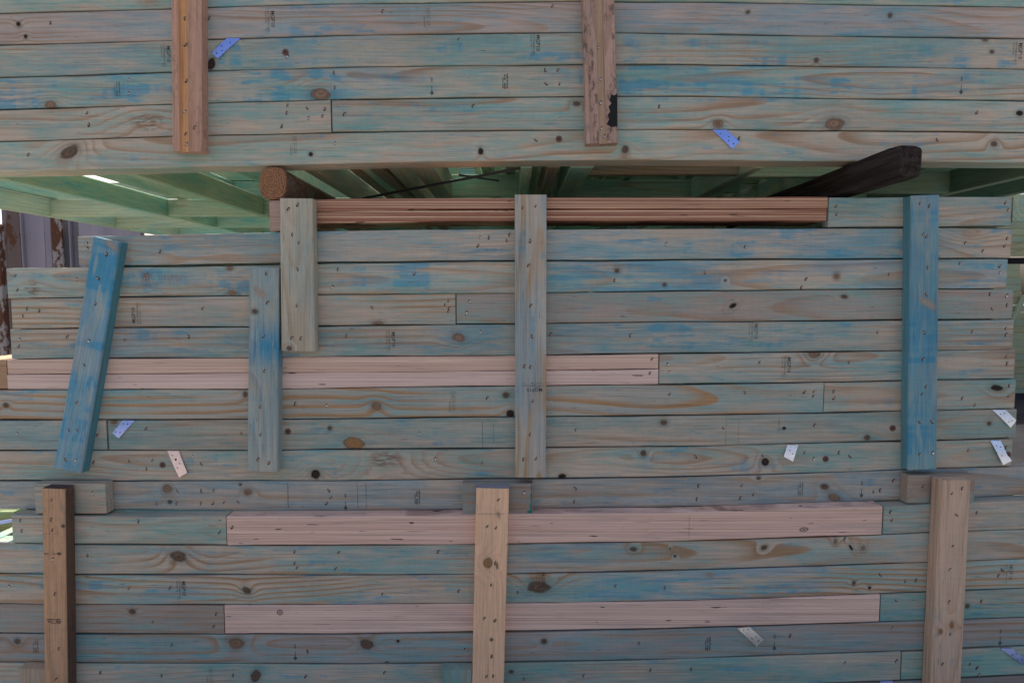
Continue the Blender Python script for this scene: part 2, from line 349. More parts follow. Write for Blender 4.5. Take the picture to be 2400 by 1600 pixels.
def bar(name, lo, hi, mat, parent=None, r=.003, along=1):
    """a sawn length with eased edges, its grain along the given axis (0 = x, 1 = y)"""
    lo, hi = Vector(lo), Vector(hi); c = (lo + hi) / 2; h = (hi - lo) / 2
    if along == 0: L, W, D = h.x, h.z, h.y; M = Matrix.Translation(c)
    else:                                                            # local x -> world y, local y -> world -x, local z -> world z
        L, W, D = h.y, h.z, h.x; M = Matrix(((0, -1, 0, c.x), (1, 0, 0, c.y), (0, 0, 1, c.z), (0, 0, 0, 1)))
    ring = []
    for sz, sy in ((-1, -1), (1, -1), (1, 1), (-1, 1)):
        pts = [(sy * (D - r), sz * W), (sy * D, sz * (W - r))]
        ring += pts if (sz * sy) > 0 else pts[::-1]
    ring = [(sy, sz) for sy, sz in ring]
    V = [(-L, a, b) for a, b in ring] + [(L, a, b) for a, b in ring]; k = len(ring)
    Fc = [(i, i + k, (i + 1) % k + k, (i + 1) % k) for i in range(k)] + [tuple(range(k)), tuple(range(k, 2 * k))[::-1]]
    o = mesh_obj(name, V, Fc, mat)
    bmx = bmesh.new(); bmx.from_mesh(o.data); bmesh.ops.recalc_face_normals(bmx, faces=bmx.faces); bmx.to_mesh(o.data); bmx.free()
    if parent is not None: o.parent = parent; o.matrix_basis = parent.matrix_basis.inverted() @ M
    else: o.matrix_basis = M
    return o

# ------------------------------------------------------------------ the setting
def ground_mat():
    n = NT('concrete yard'); P = n.obj(); a = n.noise(P, (.6, .6, .6), 5, .6); b = n.noise(P, (14, 14, 14), 5, .7)
    col = n.mix(n.map(a, .35, .65), (.21, .205, .19), (.30, .295, .27)); col = n.mix(1., col, n.ramp(b, [(.3, .8), (.7, 1.1)]), 'MULTIPLY')
    return n.finish(col, .9, b, .3, .003)
def shaded_ground_mat():
    n = NT('shaded_ground'); P = n.obj(); a = n.noise(P, (1.2, 1.2, 1.2), 4, .6); b = n.noise(P, (160, 160, 160), 3, .7)
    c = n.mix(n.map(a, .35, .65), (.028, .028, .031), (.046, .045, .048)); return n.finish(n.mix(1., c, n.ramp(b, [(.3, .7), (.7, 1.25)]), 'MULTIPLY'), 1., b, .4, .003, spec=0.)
o = mesh_obj('shaded_ground', [(-30, 2.6, .004), (30, 2.6, .004), (30, 40, .004), (-30, 40, .004)], [(0, 1, 2, 3)], shaded_ground_mat()); o['kind'] = 'structure'  # dark sheet for the yard in shade; the shade is in its colour
g = mesh_obj('ground', [(-120, -120, 0), (120, -120, 0), (120, 120, 0), (-120, 120, 0)], [(0, 1, 2, 3)], ground_mat()); g['kind'] = 'structure'

# measured lines between the rows (photo pixels)
U1 = [(0, 31.7), (400, 20.7), (800, 8.5), (1340, 3), (1600, 5.2), (2400, 16.5)]
U2 = [(0, 106), (400, 94.7), (800, 82.5), (1340, 76.5), (1600, 79), (2400, 90.5)]
U3 = [(0, 181.5), (400, 169.4), (800, 157.4), (1350, 151), (1600, 151.5), (2400, 161.5)]
U4 = [(0, 257), (400, 244), (800, 232.6), (1370, 226), (1600, 226), (2400, 236)]
U5 = [(0, 332.3), (400, 319.5), (800, 309.5), (1370, 304), (1600, 303.7), (2400, 310)]
U6 = [(0, 404), (400, 394.5), (800, 384), (1150, 378.5), (1600, 377), (2400, 381.5)]
U0 = [(x, y - 74) for x, y in U1]
MA = [(630, 470), (737, 468), (800, 466), (1206, 462), (1600, 461.4), (2400, 461)]
MA2 = [(630, 536), (1900, 532.5), (2400, 530)]
M1 = [(184, 552), (654, 544.6), (800, 540), (1206, 536.7), (1600, 535), (2400, 535)]
M1b = [(184, 622.8), (654, 617.5), (800, 614), (1206, 610), (1600, 607.4), (2400, 605.4)]
M2 = [(17, 628), (200, 625), (582, 622.8), (800, 617), (1206, 612.4), (1600, 609), (2400, 607)]
M3 = [(17, 699), (200, 696), (582, 693.4), (800, 690), (1206, 686.5), (1600, 681.5), (2400, 675.5)]
M4 = [(27, 771.5), (200, 768.5), (582, 765.7), (800, 763), (1206, 758.8), (1600, 754), (2400, 747.5)]
M5 = [(0, 841.8), (200, 839.7), (582, 839), (800, 835), (1206, 833), (1600, 828), (2400, 818.5)]
M6 = [(0, 912.6), (582, 911), (800, 908.5), (1206, 904), (1600, 900.5), (2400, 887)]
M7 = [(0, 983.5), (582, 982.4), (800, 981), (1206, 977), (1600, 973), (2400, 957.5)]
M8 = [(0, 1055.5), (582, 1055), (800, 1053), (1206, 1050), (1600, 1045.5), (2400, 1026.5)]
M9 = [(0, 1126.5), (800, 1126), (1206, 1122), (1600, 1117), (2117, 1101), (2400, 1092)]
B1 = [(0, 1194), (300, 1196), (800, 1197), (1254, 1194), (1600, 1188.5), (2113, 1173), (2400, 1161)]
B1t = [(29, 1204.6), (172, 1208), (531, 1208.5), (800, 1209.8), (1110, 1206), (1600, 1199), (2061, 1185.7), (2400, 1171)]
B2 = [(0, 1272), (172, 1275), (531, 1277.6), (800, 1277.6), (1110, 1276), (1600, 1267), (2067, 1253), (2180, 1248), (2400, 1240)]
B3 = [(0, 1343.4), (172, 1345.8), (800, 1347.3), (1110, 1345.8), (1600, 1336.3), (2170, 1318), (2400, 1309)]
B4 = [(0, 1414), (172, 1415.7), (526, 1417), (800, 1417), (1110, 1415), (1600, 1407.5), (2062, 1392), (2400, 1378)]
B5 = [(0, 1483), (172, 1484.6), (526, 1486), (800, 1486), (1110, 1482), (1600, 1472), (2062, 1457.7), (2400, 1446)]
B6 = [(0, 1550.7), (172, 1552.4), (800, 1556), (1110, 1553), (1600, 1543), (2160, 1524), (2400, 1513)]
B7 = [(x, y + 69.5) for x, y in B6]
YB = -.042                                                         # the lower stack stands this much proud

# outlines of the uprights, so that knots hidden behind them are left out of the planks
UP = {
 'T1': ((400, -40), (472, -40), (404, 355), (473.5, 355)), 'T2': ((1365, -40), (1439, -40), (1374, 336), (1449, 336)),
 'V1': ((217, 555.6), (281, 566), (124, 1096), (189.4, 1109)), 'V2': ((583.7, 625.5), (654, 627), (579.5, 1103), (650.5, 1106)),
 'V3': ((654.5, 465), (733, 465), (658.7, 822.5), (738, 822.5)), 'V4': ((1206.3, 456.4), (1281, 456.4), (1208, 1118.5), (1279.7, 1118)),
 'V5': ((2135.5, 457.5), (2202.6, 457.5), (2128, 1099.6), (2196.4, 1099.6)), 'P1': ((98, 1144), (151.5, 1145), (104.5, 1640), (158, 1640)),
 'P2': ((1116, 1143.7), (1193.3, 1144), (1105.5, 1640), (1180, 1640)), 'P3': ((2205.4, 1125.4), (2276, 1124.4), (2179, 1640), (2250.5, 1640))}
for k in UP: a, b, c, d = UP[k]; COVERS.append([a, b, d, c])

# ------------------------------------------------------------------ upper stack
gU, gM, gB = 'planks of the upper stack', 'planks of the middle stack', 'planks of the lower stack'
def row(label, x0, x1, top, bot, wd, y=0., grp=gU, depth=.035, g=1.3, cat='plank', name='timber_plank'):
    return plank(name, label, cat, x0, x1, top, bot, y, depth, None, wd, g, grp)
row('blue-green plank cut off by the top edge of the photo, highest of all', -240, 3060, U0, U1, dict(teal=.62, blue=.35, wash=[(480, 900, 0.26)]))
row('pinkish grey plank with two dark round holes near its left end, second from the top', -240, 3060, U1, U2, dict(teal=.34, blue=.25, early=(.54, .43, .375), wash=[(1450, 2100, 0.26)]))
row('blue-green plank carrying the violet metal tab beside the orange grooved cleat, third from the top', -240, 3060, U2, U3, dict(teal=.6, blue=.4, band=.9, wash=[(150, 380, 0.26), (650, 900, 0.26), (2050, 2240, 0.34)]))
row('blue-speckled plank with diamond stamps and a ringed knot, just above the butt-jointed row', -240, 3060, U3, U4, dict(teal=.5, blue=.55, freq=70, wash=[(760, 980, 0.26), (1600, 1760, 0.34)]))

GREENW = dict(teal=.55, blue=.1, green=.35)
def stud_mats(k, **kw):
    return [wood('green stud', early=(.50, .53, .37), late=(.34, .31, .19), tealcol=(.18, .44, .39), blue=.12, freq=75, **{**dict(teal=.5), **kw}) for _ in range(k)]
SM = stud_mats(4); SD = stud_mats(3, teal=.75); SB = stud_mats(2, teal=.15)

def frame_parts(fr, zlo, zhi, studs, nogs, y1=2.42, far=True, x0=-2.2, x1=2.2, mats=SM):
    for i, (xc, w) in enumerate(studs):
        bar('stud', (xc - w / 2, .0385, zlo), (xc + w / 2, y1, zhi), mats[i % len(mats)], fr)
    for (a, b, yy, m) in nogs: bar('nogging', (a, yy, zlo + .001), (b, yy + .035, zhi - .001), m, fr, along=0)
    if far: bar('far_plate', (x0, y1 + .003, zlo), (x1, y1 + .038, zhi), SD[0], fr, along=0)
X = lambda px, py=390: at(px, py, 0).x
ZU5, ZU6 = at(1200, 305.5, 0).z, at(1200, 380, 0).z; PITCHZ = .0935
fl = row('left plate of the fifth upper row, ending at the butt joint', -240, 775, U4, U5, dict(teal=.36, blue=.22, freq=60), name='wall_frame', cat='wall frame')
fr_ = row('right plate of the fifth upper row, from the butt joint to the right edge', 779, 3060, U4, U5, dict(teal=.55, blue=.35, freq=60), name='wall_frame', cat='wall frame')
f5 = row('lowest wall frame of the upper stack, its green studs seen from below', -240, 3060, U5, U6, dict(teal=.40, blue=.15, freq=75, wob=.06, ra=1.), name='wall_frame', cat='wall frame', depth=.082)
f5w = .035
zl, zh = ZU6 + .001, ZU5 - .003
S5 = [(X(-654), f5w), (X(-184), f5w), (X(213), f5w), (X(690), f5w), (X(806), f5w), (X(836), f5w), (X(866), f5w), (X(906), f5w), (X(980), .07), (X(1236), f5w), (X(1302), f5w), (X(1372), .07), (X(1806), f5w), (X(2236), f5w), (X(2556), f5w), (X(2760), f5w)]
def f5_parts():
    bys = [.0855] * len(S5)
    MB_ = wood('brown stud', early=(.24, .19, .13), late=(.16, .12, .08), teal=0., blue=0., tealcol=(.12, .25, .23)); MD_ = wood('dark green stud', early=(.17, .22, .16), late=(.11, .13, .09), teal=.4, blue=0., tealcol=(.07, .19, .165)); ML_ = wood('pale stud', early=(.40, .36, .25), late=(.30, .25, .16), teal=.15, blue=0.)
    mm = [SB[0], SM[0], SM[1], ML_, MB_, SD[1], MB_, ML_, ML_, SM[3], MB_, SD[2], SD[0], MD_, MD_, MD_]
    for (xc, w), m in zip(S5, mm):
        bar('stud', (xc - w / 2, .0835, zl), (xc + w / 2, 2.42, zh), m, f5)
    for i, j, yy, m in ((0, 1, 1.25, SB[0]), (1, 2, 1.25, SM[1]), (2, 3, 1.2, SB[1]), (0, 1, 1.75, SB[1]), (1, 2, 1.75, SM[0]), (2, 3, 1.75, SM[2]), (8, 9, .62, SD[0]), (11, 12, .2, MB_), (11, 12, .74, SD[1]), (12, 13, .24, SM[3]), (13, 14, 1.1, SD[2]), (13, 14, .55, MD_), (7, 8, 1.1, SD[1])):
        bar('nogging', (S5[i][0] + S5[i][1] / 2 + .001, yy, zl + .002), (S5[j][0] - S5[j][1] / 2 - .001, yy + .035, zh - .002), m, f5, along=0)
    bar('far_plate', (X(-700), 2.423, zl), (X(2600), 2.458, zh), SD[0], f5, along=0)
f5_parts()
z4l, z4h = ZU5 + .001, ZU5 + .090
frame_parts(fl, z4l, z4h, [(X(-645), .035), (X(-135), .035), (X(60), .035), (X(345), .035), (X(640), .035), (X(752), .035)],
            [(X(-620), X(-154), .3, SM[0]), (X(362), X(622), .55, SD[0]), (X(78), X(326), 1.3, SD[1])], x0=X(-640), x1=X(768), mats=[SM[0], SM[2], SD[0]])
frame_parts(fr_, z4l, z4h, [(X(795), .035), (X(1120), .035), (X(1195), .035), (X(1580), .035), (X(1980), .035), (X(2225), .035), (X(2400), .035), (X(2640), .035)],
            [(X(812), X(1102), .5, SD[0]), (X(1212), X(1562), .45, SD[1]), (X(1598), X(1962), .4, SD[2]), (X(1998), X(2382), .3, SD[0]), (X(2240), X(2382), .7, SD[1]), (X(2420), X(2620), .28, SD[2])], x0=X(785), x1=X(2760), mats=[SM[3], SD[1], SM[2]])
# studs of the frames higher up, packed behind the planks
V, Fc = [], []
for lev in range(1, 5):
    zb = ZU5 + lev * PITCHZ; xx = X(-60 if lev < 4 else 1000) + random.uniform(0, .3)
    while xx < X(3000):
        box((xx, .039, zb), (xx + .035, 2.42, zb + .089), V, Fc); xx += random.uniform(.22, .46)
    xx = X(-20 if lev < 4 else 1050)
    while xx < X(2900):
        w = random.uniform(.3, .5); yy = random.choice((.5, .9, 1.3, 1.7)); box((xx, yy, zb + .001), (xx + w, yy + .035, zb + .088), V, Fc); xx += w + .05
    for yy in (.42, .62, .86) + tuple((1.05 + .28 * k_ + .05 * lev) if lev < 3 else (.96 + .135 * k_ + .03 * lev) for k_ in range(4 if lev < 3 else 10)): box((X(1150), yy, zb + .001), (X(2980), yy + .035, zb + .088), V, Fc)  # extra nogging runs, added to keep the sun out of the gap
    if lev == 1: box((X(-900), 1.86, zb), (X(-62), 1.895, zb + .089), V, Fc)
    box((X(-100), 2.423, zb), (X(3000), 2.458, zb + .089), V, Fc)
o = mesh_obj('light_blocking_studs', V, Fc, SM[2]); tag(o, 'green studs packed behind the planks of the upper stack, with added sun-blocking noggings', 'studs', kind='stuff')

# ------------------------------------------------------------------ bearers between upper and middle stack
def log():
    zt, zb_ = at(642, 389, 0).z - .004, at(642, 468, 0).z; w = .078; xc = at(642, 430, 0).x; zc = (zt + zb_) / 2; h = zt - zb_
    n = NT('sawn log end'); P = n.obj(); x, y, z = n.sep(P)
    q = n.noise(P, (30, 3, 30), 2); d = n.math('SQRT', n.math('ADD', n.math('POWER', n.math('ADD', x, .006), 2), n.math('POWER', n.math('ADD', z, -.004), 2)))
    rg = n.math('SINE', n.math('MULTIPLY', n.math('MULTIPLY_ADD', n.noise(P, (70, 3, 70), 3), .016, d), 1150)); f = n.noise(P, (260, 260, 260), 3)
    c = n.mix(n.map(rg, -1.1, 1.3), (.20, .09, .045), (.44, .215, .115)); c = n.mix(1., c, n.ramp(f, [(.3, .7), (.7, 1.2)]), 'MULTIPLY')
    m_end = n.finish(c, .9, f, .4, .002)
    m_side = wood('log side', early=(.17, .10, .065), late=(.10, .055, .035), teal=0., blue=0.)
    V, Fc, S = [], [], []; k = 28
    def sec(y, s, jit):
        for i in range(k):
            a = 2 * math.pi * i / k; c_, s_ = math.cos(a), math.sin(a); e = .62
            V.append(((abs(c_) ** e) * math.copysign(w / 2, c_) * s + jit * math.sin(3 * a), y, (abs(s_) ** e) * math.copysign(h / 2, s_) * s))
    sec(-.010, .93, .0015); sec(-.004, 1, .001); sec(1.2, 1, .001); sec(2.4, 1, .001)
    for i in range(3):
        for j in range(k): Fc.append((i * k + j, i * k + (j + 1) % k, (i + 1) * k + (j + 1) % k, (i + 1) * k + j)); S.append(0 if i else 1)
    Fc.append(tuple(range(k))[::-1]); S.append(1); Fc.append(tuple(range(3 * k, 4 * k))); S.append(1)
    # the bearer: recut so that normals face out
    o = mesh_obj('log_bearer', V, [f[::-1] for f in Fc], [m_side, m_end], None, Matrix.Translation((xc, 0, zc)), fmat=S)
    tag(o, 'orange-brown log bearer with ringed end between upper and middle stacks', 'log')
log()
def dark_beam():
    y0 = -.23; A = at(2108, 337, y0); Bq = at(2164, 342, y0); C = at(2160, 416, y0); D = at(2108, 418, y0)
    xl, xr, zt, zb_ = A.x, Bq.x, at(2130, 336, y0).z, C.z
    n = NT('weathered dark timber'); P = n.obj(); s = n.noise(P, (60, 3, 60), 4, .65); k = n.noise(P, (300, 300, 300), 3)
    c = n.mix(n.map(s, .3, .7), (.017, .012, .011), (.058, .044, .040)); c = n.mix(n.map(n.noise(P, (110, 1.2, 110), 2), .63, .70, 0., .8), c, (.008, .006, .008))
    c = n.mix(1., c, n.ramp(k, [(.3, .8), (.7, 1.2)]), 'MULTIPLY'); m = n.finish(c, .9, s, .8, .006, spec=.12)
    w, h = xr - xl, zt - zb_; V, Fc = [], []
    prof = [(0, .14), (.02, .07), (.08, .02), (.2, 0), (.5, .0), (.8, .015), (.93, .05), (1, .13), (1.0, .5), (.985, .86), (.93, .97), (.8, 1), (.4, 1.0), (.12, .985), (.02, .93), (0, .82), (.0, .5)]
    k_ = len(prof)
    ys = [(y0, .90, .045), (y0 + .012, .98, .015), (y0 + .05, 1., 0), (y0 + .12, 1., .0), (.0, 1., .0), (.15, 1., .02), (.3, .97, .05), (.42, 1., .02), (.6, .98, .03), (1., 1, 0), (2.3, 1, 0)]
    rnd = random.Random(3)
    for (y, sc, drop) in ys:
        for (a, b) in prof:
            px_ = xl + w * (.5 + (a - .5) * sc) + rnd.uniform(-.0012, .0012); pz = zt - h * drop - h * (1 - drop) * (.5 + (b - .5) * (sc if y < -.2 else 1)) + rnd.uniform(-.001, .001)
            V.append((px_ - xl, y - y0, pz - zb_))
    for i in range(len(ys) - 1):
        for j in range(k_): Fc.append((i * k_ + j, (i + 1) * k_ + j, (i + 1) * k_ + (j + 1) % k_, i * k_ + (j + 1) % k_))
    Fc.append(tuple(range(k_))); Fc.append(tuple(range((len(ys) - 1) * k_, len(ys) * k_))[::-1])
    o = mesh_obj('dark_beam', V, Fc, m, None, Matrix.Translation((xl, y0, zb_)))
    bmx = bmesh.new(); bmx.from_mesh(o.data); bmesh.ops.recalc_face_normals(bmx, faces=bmx.faces); bmx.to_mesh(o.data); bmx.free()
    tag(o, 'charred black bearer poking out from under the upper stack at right', 'beam')
dark_beam()
# steel strap brace under the frames
def strap(name, label, p, q, w, mat, cat='strap'):
    p, q = Vector(p), Vector(q); d = (q - p).normalized(); s = d.cross(Vector((0, 1, 0.3))).normalized() * w / 2; t = d.cross(s).normalized() * .0006
    V = [p - s - t, p + s - t, p + s + t, p - s + t, q - s - t, q + s - t, q + s + t, q - s + t]; c = (p + q) / 2; V = [v - c for v in V]
    Fc = [(0, 1, 2, 3), (7, 6, 5, 4), (0, 4, 5, 1), (1, 5, 6, 2), (2, 6, 7, 3), (3, 7, 4, 0)]
    return tag(mesh_obj(name, V, Fc, mat, None, Matrix.Translation(c)), label, cat)
M_STRAP = simple('dull strap', (.05, .05, .055), .5, .6)
strap('brace_strap', 'thin dark steel strap crossing the gap under the upper stack', at(846, 466, .42), at(1250, 388, .16), .009, M_STRAP)
strap('brace_strap', 'short dark strap crossing the longer one under the upper stack', at(1075, 410, .42), at(1170, 424, .42), .007, M_STRAP)

# ------------------------------------------------------------------ middle stack
LV_RED = lambda k: lvl('ply edge', (.78, .52, .335), (.37, .155, .10), (.14, .045, .04), 150, .85, 0., k, .0078)
LV_PINK = lambda k: lvl('pale veneer edge', (.82, .575, .455), (.71, .465, .36), (.36, .20, .16), 190, .55, 0., k)
LV_PINK2 = lambda k: lvl('paler veneer edge', (.84, .62, .53), (.77, .54, .455), (.40, .25, .21), 190, .55, 0., k)
LV_GREY = lambda k: lvl('veneer edge', (.90, .61, .49), (.79, .50, .385), (.30, .16, .13), 190, .6, .25, k)
LV_GREY2 = lambda k: lvl('greyed veneer edge', (.89, .62, .51), (.79, .52, .42), (.28, .16, .15), 150, .5, .22, k)
mid = [(x, (lerp_line(MA, x) * .5 + (lerp_line(MA, x) + 56) * .5)) for x in (630, 1000, 1400, 2400)]
low = [(x, lerp_line(MA, x) + 56) for x in (630, 1000, 1400, 2400)]
gV = 'laminated beams'
plank('laminated_beam', 'upper red-striped laminated beam, just below the gap between stacks', 'beam', 720, 1940, MA, mid, 0, .14, LV_RED, None, .6, gV)
plank('laminated_beam', 'lower red-striped laminated beam above the dark slot, under its twin', 'beam', 722, 1937, mid, low, .002, .14, LV_RED, None, .6, gV)
E_PINK = dict(early=(.56, .38, .31), late=(.45, .27, .21), teal=-.5, blue=0., freq=160, w0=.0, v0=.0)
plank('end_block', 'small pink end-grain block under the log end', 'block', 632, 716, [(632, 470), (716, 469)], [(632, 543), (716, 542)], 0, .3, None, E_PINK, .5)
row('short pale plank right of the red-striped beams, top row of the middle stack', 1942, 2369.6, MA, [(x, y) for x, y in MA2], dict(teal=.62, blue=.35), grp=gM, g=.8)
row('grey-pink full plank starting behind the slanted blue board, second row of the middle stack', 184, 2369.6, M1, M1b, dict(teal=.40, blue=.35, wash=[(1290, 1480, 0.30), (1700, 2080, 0.38)]), grp=gM, g=.8)
row('blue-smeared plank with two greyish knots beside the blue boards, third row of the middle stack', 17, 2360, M2, M3, dict(teal=.46, blue=.45, freq=70, wash=[(1260, 1700, 0.64), (1880, 2120, 0.38), (2200, 2380, 0.34)]), grp=gM, g=.9)
row('tan left plank with fan-shaped grain, ending at the butt joint left of the centre upright', 27.5, 1067.5, M3, M4, dict(teal=.32, blue=.25, wash=[(290, 560, 0.17)], freq=55, wob=.10, w0=.015, late=(.44, .28, .155), ra=1.25), grp=gM)
row('plain brown-grey plank right of the butt joint, with fine straight grain', 1070, 2373, M3, M4, dict(teal=.36, blue=.15, freq=120, early=(.44, .36, .31), w0=.12, wob=.02), grp=gM)
row('blue-green plank with the stamped grade and one eye-like brown knot, above the pink beams', 26, 2374, M4, M5, dict(teal=.58, blue=.4, freq=75, wash=[(240, 470, 0.30), (1000, 1180, 0.34), (1280, 1700, 0.30)]), grp=gM)
mid5 = [(x, lerp_line(M5, x) * .5 + lerp_line(M6, x) * .5) for x in (0, 600, 1200, 2400)]
plank('end_block', 'orange end-grain block at the left edge beside the pale pink beams', 'block', -90, 16.3, M5, M6, 0, .3, None, dict(early=(.50, .30, .18), late=(.38, .2, .11), teal=-.5, blue=0., w0=0., v0=0., freq=150), 1.2)
plank('laminated_beam', 'upper pale pink laminated beam crossing behind the slanted blue board', 'beam', 17.6, 1543, M5, mid5, 0, .1, LV_PINK, None, .5, gV)
plank('laminated_beam', 'lower pale pink laminated beam, twin right under the other pale one', 'beam', 17.6, 1543, mid5, M6, -.0008, .1, LV_PINK2, None, .45, gV)
row('grey-green plank right of the pale pink beams, a brown knot on its top edge', 1545.5, 2378, M5, M6, dict(teal=.56, blue=.25), grp=gM)
row('tan plank with bold flame-shaped grain, below the pale pink beams', -240, 1929.5, M6, M7, dict(teal=.34, blue=.2, freq=50, wob=.10, w0=.012, slope=.022, v0=.03, late=(.46, .27, .14), early=(.47, .43, .37), ra=1.35), grp=gM)
row('short plank with a large dark knot at its right end, right of the flame-grained plank', 1931.5, 2379, M6, M7, dict(teal=.45, blue=.1, freq=60), grp=gM)
row('short greenish plank at the left edge crossed by the slanted board, ending by a tab', -240, 250, M7, M8, dict(teal=.6, blue=.15, tealcol=(.23, .36, .35)), grp=gM)
row('long greenish plank with a big orange knot, with a metal tab at each end', 254.5, 2381, M7, M8, dict(teal=.66, blue=.2, freq=60, tealcol=(.215, .355, .36)), grp=gM)
row('brownish plank with a rough reddish patch, lowest row of the middle stack', -240, 2371, M8, M9, dict(teal=.34, blue=.18, freq=90), grp=gM)
# studs packed behind the planks of the middle and lower stacks, their far plates, and boards added to block light
def packed(label, zs, xa, xb, y0):
    V, Fc = [], []
    for i, (z0, z1) in enumerate(zs):
        a = xa[i] if isinstance(xa, list) else xa
        if i == 0 and 'middle' in label:                            # behind the two deep red-striped beams
            for k_ in range(7): box((a + .1 + k_ * .28, .16, z0), (a + .135 + k_ * .28, 2.42, z1), V, Fc)
            box((a, 1.0, z0), (xb, 1.035, z1), V, Fc); box((X(1960), .036, z0), (xb, .07, z1), V, Fc); continue
        xx = a
        while xx < xb - .05: box((xx, y0, z0), (xx + .035, 2.42, z1), V, Fc); xx += random.choice((.3, .45, .45, .6))
        box((xb - .035, y0, z0), (xb, 2.42, z1), V, Fc); box((a, 2.423, z0), (xb, 2.458, z1), V, Fc)
        box((a + .036, y0 + .002, z0 + .001), (xb - .036, y0 + .03, z1 - .001), V, Fc)  # unseen backing board, added so no light leaks through the seams
    o = mesh_obj('light_blocking_studs', V, Fc, SD[1]); return tag(o, label, 'studs', kind='stuff')
zr = lambda a, b, y=0.: (at(1200, lerp_line(b, 1200), y).z + .002, at(1200, lerp_line(a, 1200), y).z - .002)
packed('studs packed behind the planks of the middle stack, with added light-blocking boards', [zr(MA, MA2), (zr(M2, M3)[1] - .021, zr(M1, M1b)[1] - .022), (zr(M2, M3)[0], zr(M2, M3)[1] - .022), zr(M3, M4), zr(M4, M5), zr(M5, M6), zr(M6, M7), zr(M7, M8), zr(M8, M9)],
       [X(730, 500), X(200, 580), X(40, 660), X(48, 730), X(48, 800), X(40, 870), X(-20, 950), X(-20, 1020), X(-20, 1090)], X(2350, 700), .037)
packed('studs packed behind the planks of the lower stack, with added light-blocking boards', [zr(B1t, B2, YB), zr(B2, B3, YB), zr(B3, B4, YB), zr(B4, B5, YB), zr(B5, B6, YB), zr(B6, B7, YB)],
       [X(60, 1240), X(-30, 1300), X(-60, 1300), X(-60, 1300), X(-60, 1300), X(-60, 1300)], X(2460, 1200), .0)
# right-hand end stud of the top middle frame, seen past the plank end
bar('end_stud', (at(2371, 490, .04).x + .004, .04, at(2371, 519, .04).z), (at(2371, 490, .04).x + .039, 1.2, at(2371, 461, .04).z), SD[2]); tag(bpy.data.objects['end_stud'], 'teal stud behind the right end of the top middle plank', 'stud')

# ------------------------------------------------------------------ lower stack
row('pale blue-green plank with small stamps, recessed behind the three spacer blocks', -240, 2650, M9, B1, dict(teal=.66, blue=.25, freq=55, w0=.1, tealcol=(.22, .35, .385)), grp=gB)
row('short protruding plank left of the upper pink beam, under the left spacer block', 29, 530, B1t, B2, dict(teal=.42, blue=.2), y=YB, grp=gB, depth=.045)
plank('laminated_beam', 'protruding pink laminated beam right below the spacer blocks', 'beam', 532, 2067, B1t, B2, YB - .004, .05, LV_GREY, None, .8, gV)
row('short plank right of the upper pink beam, passing behind the right post', 2070, 2650, B1t, B2, dict(teal=.52, blue=.18), y=YB, grp=gB, depth=.045)
row('brownish plank with a big dark eye knot, between the left post and the centre', -240, 2650, B2, B3, dict(teal=.36, blue=.3, freq=55, wob=.09, late=(.42, .26, .15), ra=1.15, wash=[(1190, 1480, 0.42)]), y=YB, grp=gB)
row('tan and blue plank with a large oval knot right of the centre post', -240, 2650, B3, B4, dict(teal=.40, blue=.35, freq=52, wob=.10, w0=.015, late=(.44, .27, .15), ra=1.3, wash=[(300, 470, 0.26), (1360, 1950, 0.47)]), y=YB, grp=gB)
row('brown plank left of the lower greyish pink beam, with one dark knot', -240, 525, B4, B5, dict(teal=.16, blue=.1, freq=60, early=(.41, .33, .28)), y=YB, grp=gB)
plank('laminated_beam', 'greyish pink laminated beam, third row under the protruding one', 'beam', 527, 2061, B4, [(x, y - 1.5) for x, y in B5], YB - .002, .05, LV_GREY2, None, .8, gV)
row('teal plank right of the lower greyish pink beam, behind the right post', 2063.5, 2650, B4, B5, dict(teal=.7, blue=.3), y=YB, grp=gB)
row('grey plank with three diamond stamps and a dark ragged knot, under the greyish pink beam', -240, 2650, B5, B6, dict(teal=.42, blue=.12, freq=48, wob=.06, early=(.43, .37, .335)), y=YB, grp=gB)
row('lowest fully visible blue-green plank, along the bottom edge', -240, 2110, B6, B7, dict(teal=.6, blue=.2), y=YB, grp=gB)
row('short greenish plank at the bottom right corner beside the right post', 2113, 2650, B6, [(x, y - 1) for x, y in B7], dict(teal=.62, blue=.05), y=YB, grp=gB)
B8 = [(x, y + 69) for x, y in B7]
row('dark strip of the plank below, just showing at the bottom right corner', -240, 2650, B7, B8, dict(teal=.3, blue=.1, early=(.3, .27, .25)), y=YB, grp=gB)

# ------------------------------------------------------------------ uprights
def up(key, name, label, cat, y, wd=None, **kw):
    TL, TR, BL, BR = UP[key]; return batten(name, label, cat, TL, TR, BL, BR, y, wd=wd, **kw)
M_GR1 = wood('clean groove', early=(.70, .38, .19), late=(.54, .25, .11), teal=-.5, blue=0., knots=())
M_GR2 = wood('pale groove', early=(.52, .36, .25), late=(.42, .26, .16), teal=-.5, blue=0., knots=())
gC = 'grooved cleats on the upper stack'
up('T1', 'grooved_cleat', 'orange-brown grooved cleat on the left of the upper stack', 'batten', -.036, dict(early=(.60, .345, .25), late=(.45, .24, .16), teal=-.35, blue=0., dirt=.25, freq=60), groove=(.24, .55, .008), gmat=M_GR1, group=gC, depth=.036)
up('T2', 'grooved_cleat', 'dirty pinkish grooved cleat with a black patch, centre of the upper stack', 'batten', -.036, dict(early=(.54, .345, .275), late=(.42, .25, .19), teal=-.3, blue=0., dirt=.7, freq=60), groove=(.40, .64, .008), gmat=M_GR2, group=gC, depth=.036)
gK = 'uprights nailed across the middle stack'
M_TEALSIDE = wood('teal side', early=(.16, .30, .34), late=(.10, .22, .27), teal=.7, blue=.3, tealcol=(.10, .29, .34), freq=120)
